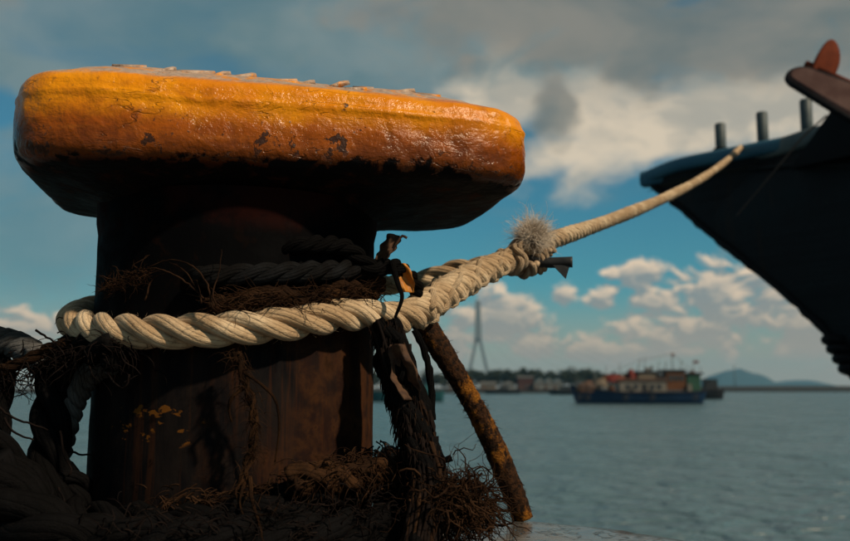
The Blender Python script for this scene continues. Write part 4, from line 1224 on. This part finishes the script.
def house(x, Y, w, d, h, rh, wall, roof, label, nwin=3, gable_x=False, name='house'):
    g = P(x, 388.8, Y); root = tag(empty(name, (g.x, Y, WATER_Z + 1.9)), label, 'building', 'buildings on the far bank')
    mb = MB(); mb.box((0, 0, h / 2), (w, d, h)); mb.build('wall', wall, root, smooth=False)
    ov = 0.4; rf = MB()
    if gable_x:      # gable end faces the water
        vs = [(-w / 2 - ov, -d / 2 - ov, h), (w / 2 + ov, -d / 2 - ov, h), (0, -d / 2 - ov, h + rh), (-w / 2 - ov, d / 2 + ov, h), (w / 2 + ov, d / 2 + ov, h), (0, d / 2 + ov, h + rh)]
        rf.add([tuple(v) for v in vs], [(0, 3, 5, 2), (1, 2, 5, 4), (0, 1, 4, 3), (0, 2, 1), (3, 4, 5)])
        gb = MB(); gb.add([(-w / 2, -d / 2 - ov - 0.05, h + 0.02), (w / 2, -d / 2 - ov - 0.05, h + 0.02), (0, -d / 2 - ov - 0.05, h + rh * 0.86), (-w / 2, -d / 2 - 0.1, h + 0.02), (w / 2, -d / 2 - 0.1, h + 0.02), (0, -d / 2 - 0.1, h + rh * 0.86)], [(0, 1, 2), (5, 4, 3), (0, 3, 4, 1), (1, 4, 5, 2), (2, 5, 3, 0)])
        gb.build('gable', wall, root, smooth=False)
    else:
        vs = [(-w / 2 - ov, -d / 2 - ov, h), (w / 2 + ov, -d / 2 - ov, h), (w / 2 + ov, d / 2 + ov, h), (-w / 2 - ov, d / 2 + ov, h), (-w / 2 - ov, 0, h + rh), (w / 2 + ov, 0, h + rh)]
        rf.add(vs, [(0, 1, 5, 4), (2, 3, 4, 5), (0, 4, 3), (1, 2, 5), (3, 2, 1, 0)])
    rf.build('roof', roof, root, smooth=False)
    dr = MB(); dr.box((-w * 0.3, -d / 2 - 0.03, 1.05), (1.1, 0.1, 2.1)); dr.build('door', 'brown_wood', root, smooth=False)
    for k in range(nwin):
        wx = -w * 0.05 + k * w * 0.45 / max(1, nwin)
        wd = MB(); wd.box((wx + 0.3, -d / 2 - 0.03, 1.7), (0.9, 0.1, 1.1)); wo_ = wd.build('window', 'white_wall', root, smooth=False)
        gl = MB(); gl.box((wx + 0.3, -d / 2 - 0.09, 1.7), (0.74, 0.06, 0.94)); gl.build('pane', 'glass_dark', wo_, smooth=False)
house(455, 474, 7, 6, 2.6, 1.6, 'white_wall', 'grey_roof', 'low white house at the left of the bridge tower foot', 2)
house(508, 474, 7, 6, 2.4, 2.0, 'white_wall', 'grey_roof', 'small white gabled house left of the red building', 1, True)
house(525, 476, 8, 8, 6.0, 1.0, 'red_wall', 'grey_roof', 'tall brick red building among the trees', 3)
house(539, 473, 5.5, 6, 3.6, 2.2, 'white_wall', 'blue_roof', 'white gabled shed next to the brick red building', 1, True, 'shed')
house(548, 473, 5.0, 6, 3.6, 2.2, 'white_wall', 'blue_roof', 'middle one of the three white gabled sheds', 1, True, 'shed')
house(557, 473, 5.0, 6, 3.6, 2.0, 'white_wall', 'blue_roof', 'white gabled shed nearest the fishing boat', 1, True, 'shed')
house(488, 474, 8, 6, 2.6, 1.4, 'tan_wall', 'grey_roof', 'low tan house at the right foot of the bridge tower', 2)

# ================================================================== BOATS ON THE WATER
def hull_mesh(L, B, D, bow_rise, stern_rise, rake, n=26):
    """simple displacement hull, bow at -x"""
    vs = []; fs = []; M = 9
    for i in range(n + 1):
        t = i / n; s = t * 2 - 1
        x = s * L / 2
        wd = B / 2 * (min(1.0, (t / 0.30)) ** 0.6 if t < 0.30 else (1.0 - 0.20 * max(0, (t - 0.75) / 0.25)))
        top = D + bow_rise * max(0, 1 - t / 0.45) ** 2 + stern_rise * max(0, (t - 0.7) / 0.3) ** 2
        for j in range(M):
            a = -1 + 2 * j / (M - 1)                  # -1 near rail .. 0 keel .. 1 far rail
            d = abs(a)
            y = math.copysign(wd * d ** 0.55, a) if d > 0 else 0
            z = -0.5 + (top + 0.5) * d ** 1.5
            xx = x + rake * (1 - d ** 1.2) * max(0, 1 - t / 0.3) - 0.4 * rake * (1 - d) * max(0, (t - 0.85) / 0.15)
            vs.append((xx, y, z))
    for i in range(n):
        for j in range(M - 1):
            a = i * M + j; fs.append((a, a + 1, a + M + 1, a + M))
    fs.append(tuple(range(M))[::-1]); fs.append(tuple(n * M + j for j in range(M)))
    dk = []
    mb = MB(); mb.add(vs, fs)
    # deck sheet
    dv = []; df = []
    for i in range(n + 1):
        a = vs[i * M]; b = vs[i * M + M - 1]; dv += [(a[0], a[1] * 0.97, a[2] - 0.35), (b[0], b[1] * 0.97, b[2] - 0.35)]
    for i in range(n): df.append((2 * i, 2 * i + 1, 2 * i + 3, 2 * i + 2))
    d2 = MB(); d2.add(dv, df)
    return mb, d2, vs, M

def part_box(root, name, c, s, mat, parent=None):
    mb = MB(); mb.box(c, s); return mb.build(name, mat, parent or root, smooth=False)

def fishing_boat():
    D = (CAM_H - WATER_Z) * F / (403.5 - 388.8)
    g = P(636, 388.8, D); k = D / F
    root = tag(empty('fishing_boat', (g.x, D, WATER_Z)), 'blue hulled fishing boat with white and orange cabins at anchor', 'boat')
    L = 132 * k
    hb, dk, vs, M = hull_mesh(L, 4.6, 1.75, 1.1, 0.25, 1.2)
    hb.build('hull', 'boat_blue', root); dk.build('deck', 'brown_wood', root)
    # pale rubbing strake
    n = len(vs) // M
    st = MB(); st.tube([Vector(vs[i * M]) + Vector((0, -0.04, 0)) for i in range(n)], 0.09, 6); st.build('rubbing_strake', 'boat_dark', root)
    X = lambda px: (px - 636) * k
    Z = lambda py: (403.5 - py) * k
    def bx_(name, x0, x1, y0, y1, mat, depth=2.6, yc=0.0, parent=None):
        return part_box(root, name, ((X(x0) + X(x1)) / 2, yc, (Z(y0) + Z(y1)) / 2), (X(x1) - X(x0), depth, Z(y0) - Z(y1)), mat, parent)
    cab = bx_('cabin', 618, 664, 395, 381, 'boat_white', 2.8)
    for px in (626, 634, 650, 657):
        w_ = bx_('window', px - 2, px + 2, 389, 384.5, 'glass_dark', 0.10, -1.43, cab)
    bx_('cabin_door', 640, 645, 394, 384, 'boat_dark', 0.10, -1.43, cab)
    bx_('cabin_roof', 615, 667, 381, 379, 'brown_wood', 3.2)
    up = bx_('upper_cabin', 637, 658, 379, 373, 'tan_wall', 2.2)
    bx_('roof_board', 634, 664, 373, 371.5, 'boat_dark', 2.6)
    wh = bx_('wheelhouse', 664.5, 683, 390, 372, 'boat_orange', 2.6)
    for px in (668.5, 674, 679.5): bx_('window', px - 2, px + 2, 381, 375.5, 'glass_dark', 0.10, -1.33, wh)
    bx_('wheelhouse_roof', 660, 684, 372, 370, 'boat_dark', 3.0)
    bx_('stern_shelter', 685, 698, 392, 375, 'boat_green', 2.4)
    bx_('shelter_roof', 683, 701, 375, 373, 'boat_dark', 2.8)
    # nets, tarpaulins and gear on the foredeck
    def heap(name, x, y, rx, ry, mat, seed):
        vs = []; fs = []; nu, nv = 14, 8
        for j in range(nv + 1):
            for i in range(nu):
                a = 2 * pi * i / nu; b = pi / 2 * j / nv
                d = Vector((cos(a) * cos(b), sin(a) * cos(b), sin(b))); r = 1 + 0.35 * mnoise.noise(d * 2.0 + Vector((seed, 0, 0)))
                vs.append(Vector((X(x) + d.x * rx * k * r, d.y * 1.1 * r - 0.5, Z(y) + d.z * ry * k * r)))
        for j in range(nv):
            for i in range(nu): fs.append((j * nu + i, j * nu + (i + 1) % nu, (j + 1) * nu + (i + 1) % nu, (j + 1) * nu + i))
        mb = MB(); mb.add(vs, fs); mb.build(name, mat, root)
    heap('net_heap', 588, 392, 13, 10, 'brown_wood', 1); heap('red_tarpaulin', 614, 382, 11, 7, 'red_cloth', 5)
    heap('orange_tarpaulin', 611, 392, 4, 7, 'boat_orange', 8); heap('red_float', 630, 379, 5, 9, 'red_cloth', 3); heap('net_heap', 600, 388, 9, 9, 'tan_wall', 11)
    heap('white_tarpaulin', 607, 396, 7, 5, 'boat_white', 14)
    for (x0, y0, x1, y1, r) in ((636, 379, 641, 360, 0.07), (673, 371, 672.5, 353, 0.07), (665, 371, 667, 362, 0.06), (652, 371, 652.5, 366, 0.18), (694, 374, 693.5, 361, 0.05), (592, 392, 596, 372, 0.06), (605, 388, 607, 366, 0.05), (622, 380, 620, 364, 0.05), (645, 372, 646, 358, 0.05), (658, 372, 660, 361, 0.05), (681, 371, 682, 360, 0.05), (699, 378, 701, 367, 0.05)):
        mb = MB(); mb.tube([(X(x0), 0, Z(y0)), (X(x1), 0, Z(y1))], r, 7); mb.build('mast', 'steel_dark', root)
    for (x, y, w, h) in ((673, 354, 2.4, 3.0), (694, 361, 5.5, 2.6)):
        fl_ = MB(); vs = []; fs = []
        for i in range(7):
            xx = X(x) + w * k * i / 6; yy = 0.10 * sin(i * 1.3)
            for (zz, th) in ((Z(y), 0.01), (Z(y + h), 0.01)): vs += [(xx, yy - th, zz), (xx, yy + th, zz)]
        for i in range(6):
            a = i * 4; b = a + 4
            fs += [(a, b, b + 2, a + 2), (a + 1, a + 3, b + 3, b + 1), (a, a + 1, b + 1, b), (a + 2, b + 2, b + 3, a + 3)]
        fl_.add(vs, fs); fl_.build('flag', 'red_cloth', root, smooth=False)
    for (x0, x1, y0, y1, mt, yc) in ((596, 602, 388, 380, 'boat_dark', -0.6), (603, 606, 386, 376, 'boat_orange', -0.3), (619, 624, 381, 375, 'tan_wall', -0.4), (625, 627, 379, 373, 'boat_green', 0.2),
                                     (646, 650, 373, 368, 'boat_white', 0.0), (655, 662, 379, 374, 'boat_dark', -0.8), (684, 688, 391, 384, 'boat_white', -1.4), (690, 694, 375, 371, 'brown_wood', 0.0), (580, 585, 390, 384, 'boat_dark', 0.3)):
        bx_('deck_crate', x0, x1, y0, y1, mt, 0.9, yc)
    for px in range(576, 618, 6):
        mb = MB(); mb.tube([(X(px), -1.7, Z(391)), (X(px), -1.7, Z(384))], 0.05, 6); mb.build('rail_stanchion', 'steel_dark', root)
    mb = MB(); mb.tube([(X(574), -1.6, Z(384.4)), (X(596), -1.75, Z(385)), (X(617), -1.75, Z(385))], 0.045, 6); mb.build('hand_rail', 'boat_white', root)
    for (xa, ya, xb, yb) in ((641, 360, 576, 387), (641, 360, 672.5, 354), (672.5, 354, 699, 375), (596, 372, 636, 380)):
        mb = MB(); mb.tube([(X(xa), 0, Z(ya)), (X((xa + xb) / 2), 0, Z((ya + yb) / 2 + 1)), (X(xb), 0, Z(yb))], 0.03, 5); mb.build('rigging', 'steel_dark', root)
    for px in (577, 585, 622, 648, 690):       # tyre fenders along the side
        mb = MB(); mb.tube(turn(Vector((X(px), -2.42, 1.0)), Vector((0, 1, 0)), 0.32, 0.1, 18), 0.11, 6, False); mb.build('tyre_fender', 'boat_dark', root)
    # two people amidships, a few pixels each
    for px, mat, nm in ((629, 'boat_dark', 'dark'), (648, 'glass_dark', 'black')):
        pr = empty('person', (g.x + X(px), D - 1.85, WATER_Z + Z(398)))
        tag(pr, 'tiny figure in dark clothes standing at the %s end of the white cabin' % ('bow' if px < 640 else 'stern'), 'person', 'people on the fishing boat')
        bd = MB()
        bd.tube([(0, 0, 0.78), (0, 0, 1.0), (0, 0, 1.25), (0, 0, 1.42), (0, 0, 1.5), (0, 0, 1.56), (0, 0, 1.66), (0, 0, 1.74)], [0.15, 0.17, 0.19, 0.17, 0.07, 0.09, 0.10, 0.05], 10)
        for s in (-1, 1):
            bd.tube([(0.09 * s, 0, 0.85), (0.10 * s, -0.02, 0.45), (0.10 * s, 0, 0.0)], [0.10, 0.075, 0.05], 8)
            bd.tube([(0.18 * s, 0, 1.38), (0.25 * s, -0.02, 1.1), (0.24 * s, -0.12, 0.85)], [0.06, 0.05, 0.04], 8)
        bd.build('body', mat, pr)
fishing_boat()

def small_boat(px0, px1, wy, mat, cab, label, name='moored_barge', rise=0.8, h=1.3, cabs=()):
    D = (CAM_H - WATER_Z) * F / (wy - 388.8); k = D / F; cx = (px0 + px1) / 2; g = P(cx, 388.8, D)
    root = tag(empty(name, (g.x, D, WATER_Z)), label, 'boat')
    hb, dk, vs, M = hull_mesh((px1 - px0) * k, 4.2, h, rise, 0.2, 0.9); hb.build('hull', mat, root); dk.build('deck', 'brown_wood', root)
    for (x0, x1, z0, z1, m) in cabs:
        c = part_box(root, 'cabin', (((x0 + x1) / 2 - cx) * k, 0, (z0 + z1) / 2), ((x1 - x0) * k, 2.4, z1 - z0), m)
        part_box(root, 'window', (((x0 + x1) / 2 - cx) * k, -1.23, z1 - 0.5), ((x1 - x0) * k * 0.6, 0.08, 0.5), 'glass_dark', c)
        part_box(root, 'cabin_roof', (((x0 + x1) / 2 - cx) * k, 0, z1 + 0.06), ((x1 - x0) * k + 0.4, 2.8, 0.12), 'boat_dark', c)
small_boat(352, 444, 401.5, 'boat_teal', None, 'teal boat behind the ragged rope and the leaning hawser', 'cargo_boat', 0.9, 1.7, ((404, 430, 1.3, 3.4, 'boat_teal'),))
small_boat(484, 520, 394.0, 'boat_dark', None, 'small dark boat moored along the bank under the white houses', 'moored_boat', 0.7, 1.4, ((500, 508, 1.2, 2.9, 'boat_dark'),))
small_boat(548, 578, 394.8, 'boat_dark', None, 'dark boat with low cabin ahead of the fishing boat', 'moored_boat', 0.7, 1.5, ((560, 570, 1.2, 3.2, 'boat_dark'),))
small_boat(692, 722, 399.0, 'boat_dark', None, 'dark boat lying just behind the fishing boat stern', 'moored_boat', 0.6, 2.0, ((704, 716, 1.6, 4.2, 'boat_dark'),))
# light mast on the breakwater
lm = empty('light_mast', tuple(P(735, 388.8, 655).xy) + (WATER_Z + 3.4,)); tag(lm, 'thin dark light mast on the breakwater in front of the hill', 'mast')
mb = MB(); mb.tube([(0, 0, -0.5), (0, 0, 15)], [0.35, 0.18], 8); mb.build('pole', 'steel_dark', lm)
mb = MB(); mb.box((0, 0, 15.2), (1.2, 0.8, 0.5)); mb.build('lamp_head', 'steel_dark', lm, smooth=False)

# ================================================================== HAZE
def haze():
    mb = MB(); x0, x1, y0, y1, z0, z1 = -3200, 3200, -30, 6600, -4.8, 190
    m = bpy.data.materials.new('sea_haze'); m.use_nodes = True
    nt = m.node_tree; nt.nodes.clear()
    v = nt.nodes.new('ShaderNodeVolumePrincipled'); o = nt.nodes.new('ShaderNodeOutputMaterial')
    v.inputs['Color'].default_value = (0.26, 0.62, 0.95, 1); v.inputs['Density'].default_value = 0.00010; v.inputs['Anisotropy'].default_value = 0.0
    nt.links.new(v.outputs[0], o.inputs['Volume'])
    mb.box(((x0 + x1) / 2, (y0 + y1) / 2, (z0 + z1) / 2), (x1 - x0, y1 - y0, z1 - z0))
    ob = mb.build('haze', m, smooth=False); tag(ob, 'thin blue haze over the harbour water', 'haze', kind='stuff')
haze()
